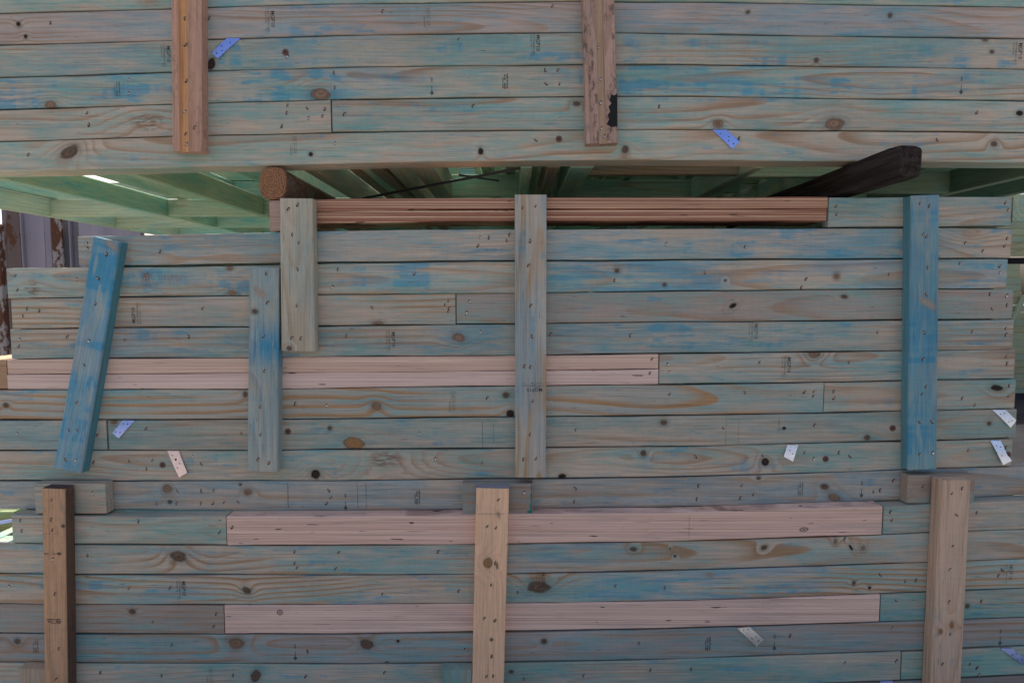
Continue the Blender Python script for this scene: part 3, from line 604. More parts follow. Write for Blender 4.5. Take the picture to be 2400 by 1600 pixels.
M_DARKSIDE = wood('brown shaded side', early=(.23, .13, .085), late=(.16, .085, .055), teal=-.6, blue=0., dirt=.4)  # partly darker wood, partly shade put into the colour
M_GREYTOP = simple('greyed end grain', (.30, .28, .32), .9, 0, .25, (20, 160, 160)); M_DARKTOP = simple('dark end grain', (.075, .05, .045), .9, 0, .3, (90, 90, 90))
BLW = dict(early=(.44, .44, .41), late=(.30, .32, .31), teal=.72, blue=.8, tealcol=(.175, .38, .40), bluecol=(.05, .285, .46), band=.5)
up('V2', 'upright_board', 'pale blue board with a dark blue band, left of the short tan upright', 'batten', -.035, {**BLW, 'blue': .15, 'teal': .62, 'tealcol': (.225, .41, .435), 'freq': 120, 'w0': .12, 'early': (.50, .46, .38), 'wash': [(-.115, -.02, 1.)]}, group=gK)
up('V3', 'upright_board', 'short tan and green upright board reaching up to the red-striped beams', 'batten', -.037, dict(teal=.16, blue=.0, early=(.53, .46, .36), late=(.40, .31, .21), freq=110, w0=.1, tealcol=(.28, .40, .37), ra=.8), group=gK, r=.006)
up('V4', 'upright_board', 'centre upright board with upside-down stamp, tan streaks on pale blue', 'batten', -.035, dict(teal=.42, blue=.3, late=(.46, .29, .15), freq=60, tealcol=(.26, .40, .46), ra=1.25, early=(.54, .46, .38)), group=gK, r=.002)
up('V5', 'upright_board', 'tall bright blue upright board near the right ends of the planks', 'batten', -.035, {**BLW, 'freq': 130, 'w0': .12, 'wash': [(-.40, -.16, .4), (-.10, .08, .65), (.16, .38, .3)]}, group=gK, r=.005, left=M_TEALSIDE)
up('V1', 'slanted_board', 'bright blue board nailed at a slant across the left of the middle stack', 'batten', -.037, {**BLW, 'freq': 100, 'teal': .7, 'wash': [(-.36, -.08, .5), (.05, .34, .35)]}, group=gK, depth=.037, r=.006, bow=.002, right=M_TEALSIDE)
gS = 'spacer blocks'
def block(label, TL, TR, BL, BR, wd, y=-.035, depth=.034):
    tl, br = at(*TL, y), at(*BR, y); c = (tl + br) / 2; M = Matrix.Translation((c.x, y, c.z)); w, h = (br.x - tl.x) / 2, (tl.z - br.z) / 2
    V, Fc, S = sweep([(-w, -h, h), (-w + .002, -h, h), (w - .002, -h, h), (w, -h, h)], depth, .002)
    poly = [TL, TR, BR, BL]
    o = mesh_obj('spacer_block', V, Fc, wood('spacer block', knots=knots_in(poly, M.inverted(), y), **wd), None, M)
    tag(o, label, 'block', gS); register(o, M, poly, y); return o
block('spacer block with pale end grain behind the left brown post', (80, 1133), (249, 1133), (82, 1203), (250, 1203), dict(teal=.3, blue=.08, freq=60, late=(.4, .23, .14)))
block('spacer block with green painted right end behind the centre post', (1084, 1133), (1248, 1133), (1085, 1205.5), (1248, 1205.5), dict(teal=.18, blue=.15, early=(.36, .28, .23), freq=70))
block('spacer block with warm brown grain behind the right pale post', (2128, 1113), (2282, 1112), (2128, 1180), (2282, 1179), dict(teal=.25, blue=.1, early=(.40, .31, .24), freq=60))
# green paint along the block end
o = mesh_obj('paint_edge', [(0, -.0006, -.044), (0, -.0006, .044), (-.0035, -.0006, .04), (-.002, -.0006, .02), (-.006, -.0006, .012), (-.0025, -.0006, -.005), (-.007, -.0006, -.02), (-.004, -.0006, -.03), (-.014, -.0006, -.036), (-.013, -.0006, -.044)],
             [tuple(range(10))], simple('green paint', (.02, .20, .17), .6)); pb = [b for b in BOARDS if 'green painted' in b.o.get('label', '')][0]
o.parent = pb.o; o.matrix_basis = Matrix.Translation(((at(1248, 1170, -.035) - at(1084, 1170, -.035)).x / 2 - .0015, 0, 0))
gP = 'posts of the lower stack'
YP = YB - .040
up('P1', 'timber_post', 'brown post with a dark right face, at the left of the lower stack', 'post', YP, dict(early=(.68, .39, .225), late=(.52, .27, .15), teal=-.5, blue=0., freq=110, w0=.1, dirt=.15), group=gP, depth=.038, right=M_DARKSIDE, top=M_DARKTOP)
up('P2', 'timber_post', 'peach coloured post with an orange knot, at the centre of the lower stack', 'post', YP, dict(early=(.95, .585, .37), late=(.80, .44, .25), teal=-.45, blue=0., freq=110, w0=.05, wob=.03), group=gP, depth=.038, top=M_GREYTOP)
up('P3', 'timber_post', 'pale pine post with flame grain, at the right of the lower stack', 'post', YP, dict(early=(.72, .50, .36), late=(.56, .32, .19), teal=-.35, blue=0., freq=95, w0=.03), group=gP, depth=.038)
# stub posts that just reach into the bottom of the picture
batten('stub_post', 'stub of a pale post behind the left brown post at bottom', 'post', (43, 1567), (106, 1567), (45, 1660), (108, 1660), YB - .036, .034, None, dict(early=(.5, .38, .27), late=(.4, .26, .16), teal=-.1, blue=0.), 'stub posts at the bottom edge')
batten('stub_post', 'stub of a greenish post left of the centre post at bottom', 'post', (1036, 1569), (1106, 1569), (1036, 1660), (1106, 1660), YB - .038, .036, None, dict(teal=.5, blue=0., early=(.45, .4, .33)), 'stub posts at the bottom edge')

# ------------------------------------------------------------------ nails
def disc(cx, cz, rx, rz, y, k=10, rot=0.):
    c, s = math.cos(rot), math.sin(rot)
    return [(cx + rx * math.cos(a) * c - rz * math.sin(a) * s, y, cz + rx * math.cos(a) * s + rz * math.sin(a) * c) for a in [2 * math.pi * i / k for i in range(k)]]
def nail_mesh(kind):
    V, Fc, S = [], [], []
    def add(pts, slot):
        b = len(V); V.extend(pts); Fc.append(tuple(range(b, b + len(pts)))); S.append(slot)
    add(disc(0, 0, .0034, .0062, -.0003), 0)                          # the crushed wood round the head
    if kind == 0: h = disc(.0012, .0004, .0021, .0036, -.0010, 8)
    elif kind == 1: h = disc(-.0008, .001, .0026, .0030, -.0014, 8)
    else: h = disc(.0006, -.0006, .0028, .0034, -.0016, 8)
    b = len(V); base = [(x, -.0002, z) for x, y, z in h]; V.extend(h + base); k = len(h)
    Fc.append(tuple(range(b, b + k))); S.append(1 if kind < 2 else 2)
    for i in range(k): Fc.append((b + i, b + k + i, b + k + (i + 1) % k, b + (i + 1) % k)); S.append(1)
    me = bpy.data.meshes.new('nail'); me.from_pydata(V, [], Fc)
    for m in (M_NAIL_HOLE, M_NAIL_HEAD, M_NAIL_BRIGHT): me.materials.append(m)
    for p, s in zip(me.polygons, S): p.material_index = s
    bmx = bmesh.new(); bmx.from_mesh(me)
    for f in bmx.faces:
        f.normal_update()
        if f.normal.y > .5: f.normal_flip()
    bmx.to_mesh(me); bmx.free(); return me
NM = [nail_mesh(i) for i in range(3)]
def stick(me, name, b, px, py, rot=0., lift=.0, scale=1.):
    w = at(px, py, b.y) + Vector((0, -lift, 0))
    o = bpy.data.objects.new(name, me); link(o, b.o)
    o.matrix_basis = b.Mi @ (Matrix.Translation(w) @ Matrix.Rotation(rot, 4, 'Y') @ Matrix.Scale(scale, 4)); return o
NAILS = """118,54 491,43 430,41 431,103 433,188 430,260 432,312 434,336 456,299 578,107 608,102 635,102 621,124 678,110 674,133 301,187 301,219 783,171 785,206 204,265 208,293 67,363 674,247 672,265 720,254 761,256
756,272 723,277 660,296 785,336 897,27 1295,15 938,103 1075,92 1278,165 1308,165 1280,197 1311,197 1109,248 807,268 1256,329 1403,109 1409,184 1409,239 1410,299 1417,318 1396,27 1399,303 1545,250 2273,110 2289,264 2196,328 1732,325
203,571 204,583 375,589 36,646 41,679 180,654 64,723 92,728 54,740 475,723 45,795 44,811 158,789 293,796 442,789 230,652 224,712 208,799 197,855 250,596 624,641 627,709 618,788 620,869 697,480 676,490 685,550 700,569 697,631 695,716 684,792 705,793 792,631 779,673
1125,557 1146,557 1120,576 1194,550 1188,564 971,642 872,720 1051,705 1043,714 1052,722 1051,729 1101,707 1093,733 812,787 1125,777 1291,783 1477,786 1561,572 1440,657 1225,487 1255,483 1242,565 1239,622 1244,716 1247,788 1229,858 1243,860 1528,841 1523,874 1565,854 1568,871
1959,483 1960,502 2356,475 2362,492 2262,569 2303,588 2360,559 2354,576 2249,617 2343,624 2343,639 2320,689 2359,693 2360,715 2325,724 2357,770 2358,784 2278,777 2056,778 1989,848 1780,849 2358,835 2360,852 1746,578 2083,643 1889,654 1878,674 1651,639 2156,477 2178,483 2163,549 2171,554 2174,627 2171,690 2166,779 2164,841 2170,906
180,943 162,1007 181,1007 154,1077 177,1078 39,1015 228,1019 219,1083 303,1080 357,1078 343,1098 451,1069 472,1087 342,1003 692,946 765,950 566,1015 610,953 610,1018 605,1076 630,1084 218,1155 416,1150 472,1150 501,1149 414,1179 471,1179 499,1179 525,1177 558,1175 367,1179 770,1149 775,1165 765,1179 48,1219 51,1243 324,1221 515,1221 515,1247 544,1235 121,1171 120,1217 122,1241 124,1310
1142,932 982,1015 1020,1075 1129,1084 1349,1007 1569,923 1248,939 1242,1018 1227,1076 1256,1074 1228,1154 1348,1144 1346,1175 1168,1171 1142,1233 1162,1236 1161,1319 1027,1292 1745,919 1885,918 1907,917 1906,928 1954,917 1954,933 2255,933 2284,949 2365,904 2364,927 1695,1003 1909,996 1630,1070 1787,1067 1885,1060 1907,1075 1966,1060 1992,1069 2269,1054 2358,1048 2161,923 2155,989 2184,988 2155,1064 2186,1061
1637,1138 1738,1137 1633,1169 1735,1167 1765,1158 2094,1125 2047,1152 2063,1148 2163,1139 2231,1156 2255,1144 2242,1206 2233,1279 2226,1334 2087,1199 2090,1218 2289,1201 690,1292 690,1319 696,1330 794,1294 787,1332 205,1301 20,1373 302,1377 399,1377 507,1438 501,1467 358,1456 402,1510 721,1525 235,1575 379,1582 546,1581 716,1584 129,1391 135,1454 138,1519 132,1590
896,1391 1075,1384 1213,1387 1442,1372 1558,1377 1091,1521 901,1575 1497,1506 1367,1582 1228,1590 1524,1569 1151,1370 1135,1448 1160,1453 1152,1537 1140,1584 1156,1583 2063,1346 2121,1361 2147,1359 2349,1335 2340,1348 2100,1407 2300,1408 1852,1489 2091,1471 1980,1552 2101,1548 1620,1567 2273,1556 2290,1564 2294,1580 2225,1410 2209,1555 2227,1485 1980,1262"""
BRIGHT = {(1228, 1154), (2186, 1061), (180, 654), (1125, 777), (1565, 854), (1568, 871), (1101, 707), (1093, 733), (218, 1155), (1020, 1075), (301, 187), (785, 336), (1409, 239), (1410, 299), (1417, 318), (434, 336), (1399, 303)}
rn = random.Random(11)
for t in NAILS.split():
    px, py = map(float, t.split(',')); b = board_at(px, py)
    if b is None: continue
    lift = .0 
    if 'grooved' in b.o['label'] and (b.Mi @ at(px, py, b.y)).z > -.02 and (b.Mi @ at(px, py, b.y)).z < .014: lift = -.008
    k = 2 if (int(px), int(py)) in BRIGHT or rn.random() < .12 else rn.choice((0, 0, 1))
    stick(NM[k], 'nail', b, px, py, rn.uniform(.1, .75) if rn.random() < .8 else rn.uniform(-.9, .2), lift, rn.uniform(.8, 1.12))
# round brown caps with a dark core
def cap_mesh():
    V, Fc, S = [], [], []
    def ringdisc(r, y, slot):
        b = len(V); V.extend(disc(0, 0, r, r, y, 18)); Fc.append(tuple(range(b, b + 18))); S.append(slot)
        V.extend(disc(0, 0, r * 1.03, r * 1.03, -.0001, 18))
        for i in range(18): Fc.append((b + i, b + 18 + i, b + 18 + (i + 1) % 18, b + (i + 1) % 18)); S.append(slot)
    ringdisc(.0092, -.0008, 0); ringdisc(.0062, -.0011, 0); ringdisc(.003, -.0014, 1)
    me = bpy.data.meshes.new('cap'); me.from_pydata(V, [], Fc); me.materials.append(M_CAP); me.materials.append(M_CAP_DARK)
    for p, s in zip(me.polygons, S): p.material_index = s
    bmx = bmesh.new(); bmx.from_mesh(me)
    for f in bmx.faces:
        f.normal_update()
        if f.normal.y > .5: f.normal_flip()
    bmx.to_mesh(me); bmx.free(); return me
CM = cap_mesh()
for px, py in ((669, 123), (1310, 326), (675, 1011), (381, 1089), (1935, 1075), (2092, 1003), (2362, 1065)):
    b = board_at(px, py)
    if b: stick(CM, 'nail_cap', b, px, py, rn.uniform(0, 3))

# ------------------------------------------------------------------ printed stamps (flat print standing a hair off the wood)
DG = bpy.context.evaluated_depsgraph_get
def text_geo(body, size, x=0., z=0., bold=0.):
    c = bpy.data.curves.new('t', 'FONT'); c.body = body; c.size = size; c.align_x = 'CENTER'; c.align_y = 'CENTER'; c.resolution_u = 2; c.offset = bold
    o = bpy.data.objects.new('t', c); COL.objects.link(o); bpy.context.view_layer.update()
    me = bpy.data.meshes.new_from_object(o.evaluated_get(DG())); V = [(v.co.x + x, 0., v.co.y + z) for v in me.vertices]; Fc = [tuple(p.vertices) for p in me.polygons]
    bpy.data.objects.remove(o); bpy.data.curves.remove(c); bpy.data.meshes.remove(me); return V, Fc
def rect(x0, z0, x1, z1): return [(x0, 0, z0), (x1, 0, z0), (x1, 0, z1), (x0, 0, z1)], [(0, 1, 2, 3)]
def circ(r0, r1, x, z, k=16):
    V = [(x + r * math.cos(2 * math.pi * i / k), 0, z + r * math.sin(2 * math.pi * i / k)) for r in (r0, r1) for i in range(k)]
    return V, [(i, (i + 1) % k, k + (i + 1) % k, k + i) for i in range(k)]
def merge(parts, name, mat):
    V, Fc = [], []
    for v, f in parts:
        b = len(V); V += v; Fc += [tuple(i + b for i in q) for q in f]
    me = bpy.data.meshes.new(name); me.from_pydata(V, [], Fc); me.materials.append(mat); return me
def dashes(x0, x1, z, h, seed):
    r = random.Random(seed); out = []; x = x0
    while x < x1:
        w = r.uniform(.0012, .0032); out.append(rect(x, z - h / 2 * r.uniform(.7, 1), min(x + w, x1), z + h / 2 * r.uniform(.7, 1))); x += w + r.uniform(.0005, .0016)
    return out
def grade(mat): return merge([text_geo('MGP10', .0150, 0, .006, .0002), text_geo('SEASONED', .0062, -.010, -.006), text_geo('TERM H2F', .0062, .015, -.006), text_geo('AS/NZS', .0062, -.013, -.0135),
                              text_geo('1748', .0062, .004, -.0135), rect(-.018, -.0008, -.004, .0002), circ(.0052, .0058, .031, -.009), text_geo('S', .007, .031, -.009)], 'stamp', mat)
ME_GRADE = grade(M_INK); ME_GRADE_F = grade(M_FAINT)
def diamond(mat):
    return merge([rect(-.032, -.0028, -.019, -.0020), rect(-.032, -.0004, -.019, .0004), rect(-.032, .0020, -.019, .0028), rect(-.032, -.0028, -.0313, .0028), rect(-.0275, -.0028, -.0268, .0028), rect(-.0235, -.0028, -.0228, .0028), rect(-.0197, -.0028, -.019, .0028),
                  rect(-.008, -.0009, .008, .0009), ([(.007, 0, 0), (.0145, 0, -.0062), (.0145, 0, -.0015), (.0125, 0, 0), (.0145, 0, .0015), (.0145, 0, .0062)], [(0, 1, 2, 3), (0, 3, 4, 5)]),
                  ([(.022, 0, 0), (.0145, 0, .0062), (.0145, 0, .0015), (.0168, 0, 0), (.0145, 0, -.0015), (.0145, 0, -.0062)], [(0, 1, 2, 3), (0, 3, 4, 5)])], 'stamp', mat)
ME_DIA = diamond(M_INK)
def mill(mat, seed): return merge(dashes(-.02, .022, .006, .005, seed) + dashes(-.017, -.002, -.001, .005, seed + 1) + dashes(.006, .022, -.001, .006, seed + 2) + dashes(-.009, .022, -.0065, .0035, seed + 3), 'stamp', mat)
ME_MILL = [mill(M_INK, 5), mill(M_FAINT, 9)]
ME_TREAT = merge([text_geo('240 76 H2F', .0105, 0, 0), rect(-.030, .0058, .030, .0064), rect(-.030, -.0064, .030, -.0058), rect(-.0306, -.0064, -.030, .0064), rect(.030, -.0064, .0306, .0064)] + dashes(.0, .03, -.0105, .003, 3), 'stamp', M_FAINT)
CW = math.pi / 2
def stamp(me, px, py, rot=CW, scale=1.):
    b = board_at(px, py)
    if b is None: return
    o = stick(me, 'stamp', b, px, py, rot, .0004, scale)
for px, py, me in ((634, 45, ME_GRADE), (390, 127, ME_GRADE), (1256, 101, ME_GRADE), (2386, 120, ME_GRADE), (917, 795, ME_GRADE), (1767, 776, ME_GRADE_F), (1844, 855, ME_GRADE), (426, 1378, ME_GRADE), (1268, 1358, ME_GRADE_F), (2364, 1340, ME_GRADE_F)): stamp(me, px, py)
stamp(ME_GRADE, 318, 739, -CW); stamp(ME_GRADE, 1253, 908, math.pi)
for px, py in ((1012, 207), (2253, 205), (810, 1179), (2019, 1150), (692, 1531), (1815, 1508), (2344, 1496)): stamp(ME_DIA, px, py, CW, .92)
stamp(ME_DIA, 128, 1297, 0., .92)
for i, (px, py) in enumerate(((275, 208), (1184, 190), (978, 1164), (1876, 1144), (84, 1512), (1659, 1507))): stamp(ME_MILL[0 if i in (1, 2, 5) else 1], px, py)
stamp(ME_MILL[0], 126, 1455, 0., .95)
for px, py in ((690, 340), (1003, 40), (1062, 941), (494, 1584)): stamp(ME_TREAT, px, py)
r_ = random.Random(2)
me = merge([rect(x, r_.uniform(-.02, -.008), x + r_.uniform(.002, .006), r_.uniform(.006, .02)) for x in [-.085 + i * .0095 + r_.uniform(-.002, .002) for i in range(18)]] + [rect(.045, -.004, .07, .004), rect(-.07, .01, -.045, .018), rect(-.01, -.012, .012, -.004)], 'stamp', M_PALE)
stamp(me, 366, 657, 0.)
# pencil lines across a few boards
def mark(px, py, w, h): 
    b = board_at(px, py)
    if b: s = (at(px + 1, py, b.y) - at(px, py, b.y)).x; m_ = merge([rect(-w * s / 2, -h * s / 2, w * s / 2, h * s / 2)], 'pencil_mark', M_MARK); stick(m_, 'pencil_mark', b, px, py, 0., .0005)
for a in ((1131, 1020, 2, 64), (1157, 1015, 1.5, 50), (1701, 1013, 1.2, 62), (1731, 1010, 1.2, 62), (1826, 995, 2, 34), (1152, 1203.5, 64, 2.2), (1615, 1233, 1.6, 54), (1613, 1237, 22, 2), (118, 1250, 40, 1.5), (838, 1160, 2, 62), (858, 1160, 2, 62), (675, 1160, 3, 60), (2295, 1190, 90, 1.), (2295, 1011, 1, 20), (100, 1341, 22, 2)): mark(*a)
# rough black patch and the scuffed edge on the dirty cleat
r_ = random.Random(8); b = board_at(1436, 262); s = (at(1001, 300, b.y) - at(1000, 300, b.y)).x
pts = [(1447, 219), (1440, 224), (1432, 222), (1428, 236), (1433, 243), (1426, 250), (1430, 262), (1424, 270), (1427, 280), (1422, 292), (1432, 298), (1447, 297)]
V = [tuple(at(x, y, b.y) - at(1436, 262, b.y)) for x, y in pts]; V = [(x, 0, z) for x, y, z in V]
me = bpy.data.meshes.new('tar_patch'); me.from_pydata(V, [], [tuple(range(len(V)))]); me.materials.append(simple('tar', (.012, .011, .013), .7)); stick(me, 'tar_patch', b, 1436, 262, 0., .0006)

# ------------------------------------------------------------------ galvanised tabs hooked over the plank edges
def tab(label, pts, holes, y=0., bend=.004, mat=None):
    """pts: upper left, upper right, (right edge ...) lower right, lower left; the sheet leans off the board towards its foot"""
    P = [at(px, py, y) for px, py in pts]; c = sum(P, Vector()) / len(P); n = len(P)
    zt = max(p.z for p in P); zb_ = min(p.z for p in P)
    def off(p): t = (zt - p.z) / (zt - zb_); return -.0016 - bend * math.sin(min(1, t * 1.25) * 1.5)
    cu = bpy.data.curves.new('t', 'CURVE'); cu.dimensions = '2D'; cu.fill_mode = 'BOTH'; cu.extrude = 0
    def spl(q):
        s = cu.splines.new('POLY'); s.points.add(len(q) - 1); s.use_cyclic_u = True
        for k, (a, b_) in zip(s.points, q): k.co = (a, b_, 0, 1)
    # subdivide the outline so that the sheet can curve
    ring = []
    for p, q in zip(P, P[1:] + P[:1]):
        for i in range(6): ring.append(p.lerp(q, i / 6))
    spl([(p.x - c.x, p.z - c.z) for p in ring])
    for (hx, hy, hr) in []:
        h = at(hx, hy, y) - c; spl([(h.x + hr * math.cos(a), h.z + hr * math.sin(a)) for a in [2 * math.pi * i / 10 for i in range(10)]])
    o = bpy.data.objects.new('t', cu); COL.objects.link(o); bpy.context.view_layer.update()
    me = bpy.data.meshes.new_from_object(o.evaluated_get(DG())); bpy.data.objects.remove(o); bpy.data.curves.remove(cu)
    bmx = bmesh.new(); bmx.from_mesh(me); bmesh.ops.remove_doubles(bmx, verts=bmx.verts, dist=1e-6); bmesh.ops.triangulate(bmx, faces=bmx.faces)
    bmesh.ops.subdivide_edges(bmx, edges=bmx.edges[:], cuts=1)
    for v in bmx.verts:
        w = Vector((v.co.x + c.x, y, v.co.y + c.z)); v.co = (v.co.x, off(w), v.co.y)
    # the hooked lip going back over the plank's edge
    a, b_ = P[0] - c, P[1] - c; l = [bmx.verts.new(q) for q in ((a.x, off(P[0]), a.z), (b_.x, off(P[1]), b_.z), (b_.x, .0015, b_.z + .0012), (a.x, .0015, a.z + .0012), (b_.x, .02, b_.z + .0012), (a.x, .02, a.z + .0012))]
    bmx.faces.new((l[0], l[1], l[2], l[3])); bmx.faces.new((l[3], l[2], l[4], l[5]))
    bmesh.ops.recalc_face_normals(bmx, faces=bmx.faces)
    r = bmesh.ops.solidify(bmx, geom=bmx.faces[:], thickness=.0009)
    name = 'metal_tab'; me.name = name; bmx.to_mesh(me); bmx.free(); me.materials.clear(); me.materials.append(mat or M_GALV)
    o = bpy.data.objects.new(name, me); link(o); o.matrix_basis = Matrix.Translation((c.x, y, c.z))
    for (hx, hy, hr) in holes:
        h = at(hx, hy, y); q = bpy.data.objects.new('punched_hole', HOLE); link(q, o)
        q.matrix_basis = Matrix.Translation((h.x - c.x, off(h) - .0008, h.z - c.z)) @ Matrix.Scale(hr / R1, 4)
    return tag(o, label, 'metal tab', 'galvanised metal tabs')
R1 = .0016
HOLE = bpy.data.meshes.new('hole'); HOLE.from_pydata(disc(0, 0, R1, R1, 0, 12), [], [tuple(range(12))]); HOLE.materials.append(M_HOLE)
tab('violet-blue metal tab beside the orange grooved cleat of the upper stack', [(532, 90.5), (565, 90.5), (513, 139), (498.6, 126.7)], [(541, 102, R1), (521, 110, R1), (522, 121, R1), (510, 127, .002)])
tab('blue metal tab on the lowest plank of the upper stack, right of the dirty cleat', [(1669, 304.7), (1703, 304.7), (1732.6, 334), (1715, 350.5)], [(1687, 314, R1), (1707, 322, R1), (1706, 331, R1), (1718, 338, .002)])
tab('lavender metal tab just right of the slanted blue board', [(287.5, 985), (317, 985), (280.6, 1026), (266, 1013)], [(291, 992, R1), (300, 993, R1), (274, 1011, R1), (284, 1012, R1)])
tab('pinkish metal tab with one large hole, between the two blue boards', [(392.6, 1056), (420, 1056), (441, 1106), (422, 1117)], [(404.7, 1066, R1), (413.7, 1075.6, .0030), (423, 1085, R1), (418.5, 1094.6, R1)], mat=M_GALV_PINK)
tab('short bright metal tab left of the round brown cap, right of centre', [(1844.5, 1042), (1870, 1042), (1856.5, 1080), (1835, 1068.6)], [(1849.7, 1054, R1), (1855.6, 1062, R1)], mat=M_GALV_PALE)
tab('bright metal tab at the right end of the greenish plank', [(2325, 960), (2356, 960), (2379, 984), (2365.5, 1001)], [(2343, 969.5, R1), (2352.5, 968, R1), (2361, 987.5, R1), (2368.5, 985, R1)], mat=M_GALV_PALE)
tab('twisted metal tab at the right end of the lowest middle plank', [(2320, 1031.4), (2344, 1031.4), (2354, 1063), (2364.5, 1077), (2344, 1086.5), (2335, 1068.6)], [(2332, 1043, R1), (2341, 1046, R1), (2341.5, 1065, R1)], bend=.010, mat=M_GALV_PALE)
tab('metal tab hanging under the greyish pink beam', [(1727, 1470.5), (1757, 1468), (1789, 1495.6), (1772, 1512)], [(1742, 1475, R1), (1752, 1473, R1), (1760, 1492, R1), (1770.6, 1489, R1), (1775, 1499, .0018)], YB, mat=galv((.85, .83, .84)))
tab('blue metal tab cut off by the right edge near the bottom corner', [(2344, 1518), (2371, 1517.5), (2405, 1545), (2395.5, 1556)], [(2371, 1531, R1), (2380, 1529, R1), (2392, 1542, R1)], YB)
tab('metal tab tip peeking in at the bottom edge left of the right post', [(2061, 1595.8), (2091, 1594.5), (2105, 1612), (2085, 1622)], [(2080, 1604, R1)], YB)

# ------------------------------------------------------------------ what shows past the left end: painted steel with rust
def steel_panel():
    y = 2.9; e = bpy.data.objects.new('steel_fence', None); link(e)
    base = at(90, 700, y); e.matrix_basis = Matrix.Translation((base.x, y, 0)); tag(e, 'lilac-grey rusty steel fence standing behind the left plank ends', 'steel fence')
    m1 = rusty('lilac paint', (.34, .29, .35), .1); m2 = rusty('brown rust', (.17, .12, .11), .45); m3 = rusty('flaking white paint', (.36, .31, .31), .6); m4 = rusty('grey paint', (.20, .185, .21), .2)
    zt = at(60, 470, y).z
    def pn(name, xa, xb, dy, th, m, top=0.):
        a, b = at(xa, 600, y + dy).x, at(xb, 600, y + dy).x; V, Fc = [], []; box((a, y + dy, .02), (b, y + dy + th, zt + top), V, Fc)
        c = Vector(((a + b) / 2, y + dy, .6)); o = mesh_obj(name, [Vector(v) - c for v in V], Fc, m, e); o.matrix_basis = e.matrix_basis.inverted() @ Matrix.Translation(c)
        bv = o.modifiers.new('ease', 'BEVEL'); bv.width = .004; bv.segments = 2
    pn('panel', 9, 340, .16, .01, m4, -.03); pn('panel', 18, 50, .10, .01, m2); pn('panel', 8, 18, .10, .01, m2, at(12, 522, y + .1).z - zt); pn('rib', 50.5, 54, .0, .11, m1, .01); pn('panel', 54.5, 107, .03, .01, m1); pn('panel', 107.4, 122, .022, .01, m1); pn('flange', 122.5, 147, -.01, .02, m3, .02)
    pn('panel', 147.5, 162, .05, .01, m4); pn('rib', 162.5, 166.5, .03, .03, m1); pn('panel', 167, 186, .06, .01, m4); pn('panel', 186.5, 330, .02, .01, m1)
    o = bpy.data.objects.new('steel_post', None); link(o); x = at(-8, 650, 2.6).x; o.matrix_basis = Matrix.Translation((x, 2.6, 0)); tag(o, 'white steel post with flaking rust at the far left edge', 'steel post')
    V, Fc = [], []; box((-.035, 0, 0), (.035, .05, at(0, 524, 2.6).z), V, Fc); p = mesh_obj('shaft', V, Fc, m3, o); bv = p.modifiers.new('ease', 'BEVEL'); bv.width = .006; bv.segments = 2
    V, Fc = [], []; box((-.06, -.02, 0), (.06, .08, .012), V, Fc); mesh_obj('foot_plate', V, Fc, m2, o)
steel_panel()

# ------------------------------------------------------------------ what shows past the right end: a sunlit stack of pale timber
def far_stack():
    y = 6.4; mats = [wood('sunlit green pine', early=(.46, .43, .25), late=(.36, .31, .16), teal=t, tealcol=(.26, .42, .33), blue=.05) for t in (.25, .45, .1, .6)]
    x0 = at(1350, 500, y).x; ys = [(455 + i * 16.1) for i in range(9)] + [618 + i * 16.2 for i in range(19)]; k = 0
    names = ['topmost', 'second', 'third', 'fourth', 'fifth', 'sixth', 'seventh', 'eighth', 'ninth', 'tenth', 'eleventh', 'twelfth', 'thirteenth', 'fourteenth', 'fifteenth', 'sixteenth', 'seventeenth', 'eighteenth', 'nineteenth']
    for i, py in enumerate(ys):
        up_ = i < 9; xe = 2470 if up_ else (2391 + (i - 9) * .9 if i < 15 else 2420)
        zt, zb_ = at(2385, py, y).z - .003, at(2385, py + 16.1, y).z
        o = bar('distant_plank', (x0 + random.uniform(0, .1), y, zb_), (at(xe, py, y).x, y + .045, zt), mats[(i * 3 + i // 4) % 4], along=0)
        j = i if up_ else i - 9
        tag(o, 'pale green distant plank, %s from the top of the %s sunlit stack at right' % (names[j], 'upper' if up_ else 'lower'), 'plank', 'planks of the distant sunlit stack')
    zt, zb_ = at(2385, 604, y).z, at(2385, 618, y).z
    o = bar('distant_gap_shade', (x0, y + .02, zb_), (at(2440, 610, y).x, y + .1, zt), simple('dark bearer gap', (.012, .011, .012), .9), along=0); tag(o, 'black bar for the shaded bearer gap between the two distant pale stacks', 'beam')  # dark bar stands in for the shaded gap between the stacks
    a, b_ = at(2372, 800, y - .3), at(2420, 680, y - .3); d = (b_ - a)
    batten('distant_brace', 'slanted pale brace leaning on the distant lower stack', 'brace', (2398, 690), (2408, 694), (2366, 764), (2376, 768), y - .06, .03, mats[1])
far_stack()
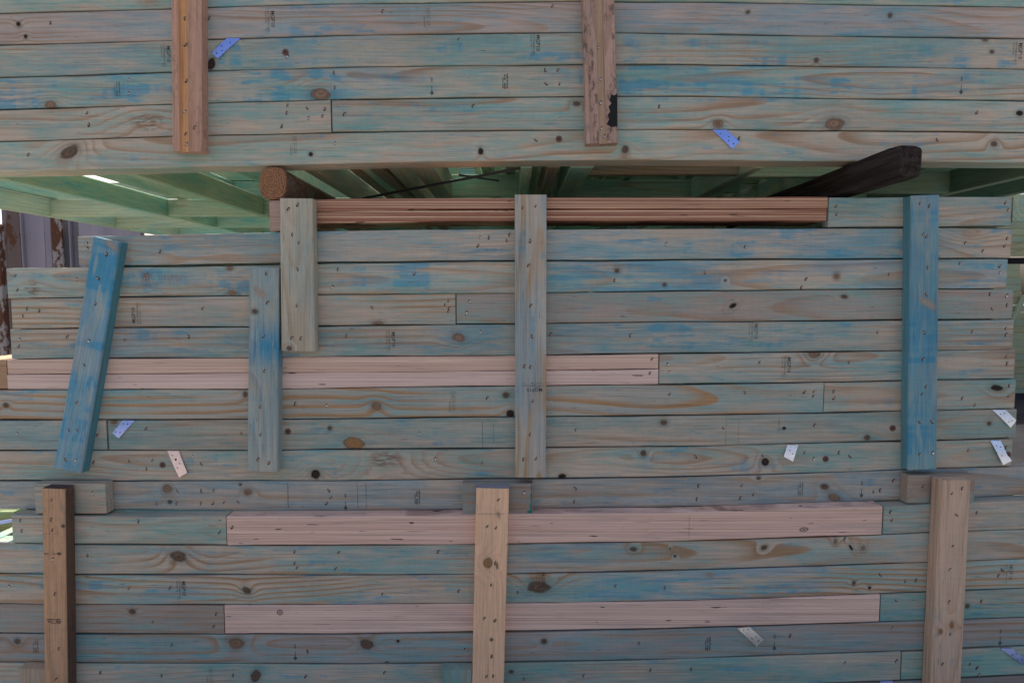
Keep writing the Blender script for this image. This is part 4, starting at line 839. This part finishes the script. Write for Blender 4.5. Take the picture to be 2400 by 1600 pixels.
# green timber and a strap seen past the left end of the lower stack
mg = wood('sunlit yellow-green stud', early=(.27, .29, .13), late=(.20, .19, .08), teal=.2, tealcol=(.28, .42, .25), blue=0.)
zt, zb_ = at(10, 1199, .3).z, at(10, 1264, .3).z
o = bar('green_stud', (at(-60, 1200, .3).x, .3, zb_), (at(34, 1230, .3).x, .345, zt), mg, along=0); tag(o, 'yellow-green stud in the slot at the left edge of the lower stack', 'stud')
strap('tie_strap', 'grey strap across the yellow-green stud at the left edge', at(-20, 1228, .25), at(34, 1218, .25), .012, M_GALV)

# a leafy tree far behind the right end
def tree():
    y = 14; c = at(2420, 440, y); e = bpy.data.objects.new('tree', None); link(e); e.matrix_basis = Matrix.Translation((c.x + .6, y, 0)); tag(e, 'leafy tree far behind the right end of the stacks', 'tree')
    V, Fc = [], []; r = random.Random(4)
    for i in range(5):
        z = i * .7; rad = .13 * (1 - i * .13)
        for k in range(8): V.append((rad * math.cos(k * math.pi / 4) + .04 * i, rad * math.sin(k * math.pi / 4), z))
    for i in range(4):
        for k in range(8): Fc.append((i * 8 + k, i * 8 + (k + 1) % 8, i * 8 + 8 + (k + 1) % 8, i * 8 + 8 + k))
    mesh_obj('trunk', V, Fc, simple('bark', (.10, .075, .055), .9), e)
    V, Fc = [], []
    for cl in range(60):
        a, rr = r.uniform(0, 6.283), r.uniform(.1, 1.3); cc = Vector((rr * math.cos(a), rr * math.sin(a), r.uniform(2.0, 5.2)))
        for q in range(34):
            p = cc + Vector((r.gauss(0, .2), r.gauss(0, .2), r.gauss(0, .16))); u = Vector((r.uniform(-1, 1), r.uniform(-1, 1), r.uniform(-1, 1))).normalized(); v = u.orthogonal().normalized(); b = len(V)
            V += [p - u * .07, p + v * .03, p + u * .07, p - v * .03]; Fc.append((b, b + 1, b + 2, b + 3))
    n = NT('leaves'); P = n.obj(); mm = n.finish(n.mix(n.noise(P, (5, 5, 5), 2), (.04, .07, .02), (.13, .12, .04)), .7); mesh_obj('crown', V, Fc, mm, e)
tree()
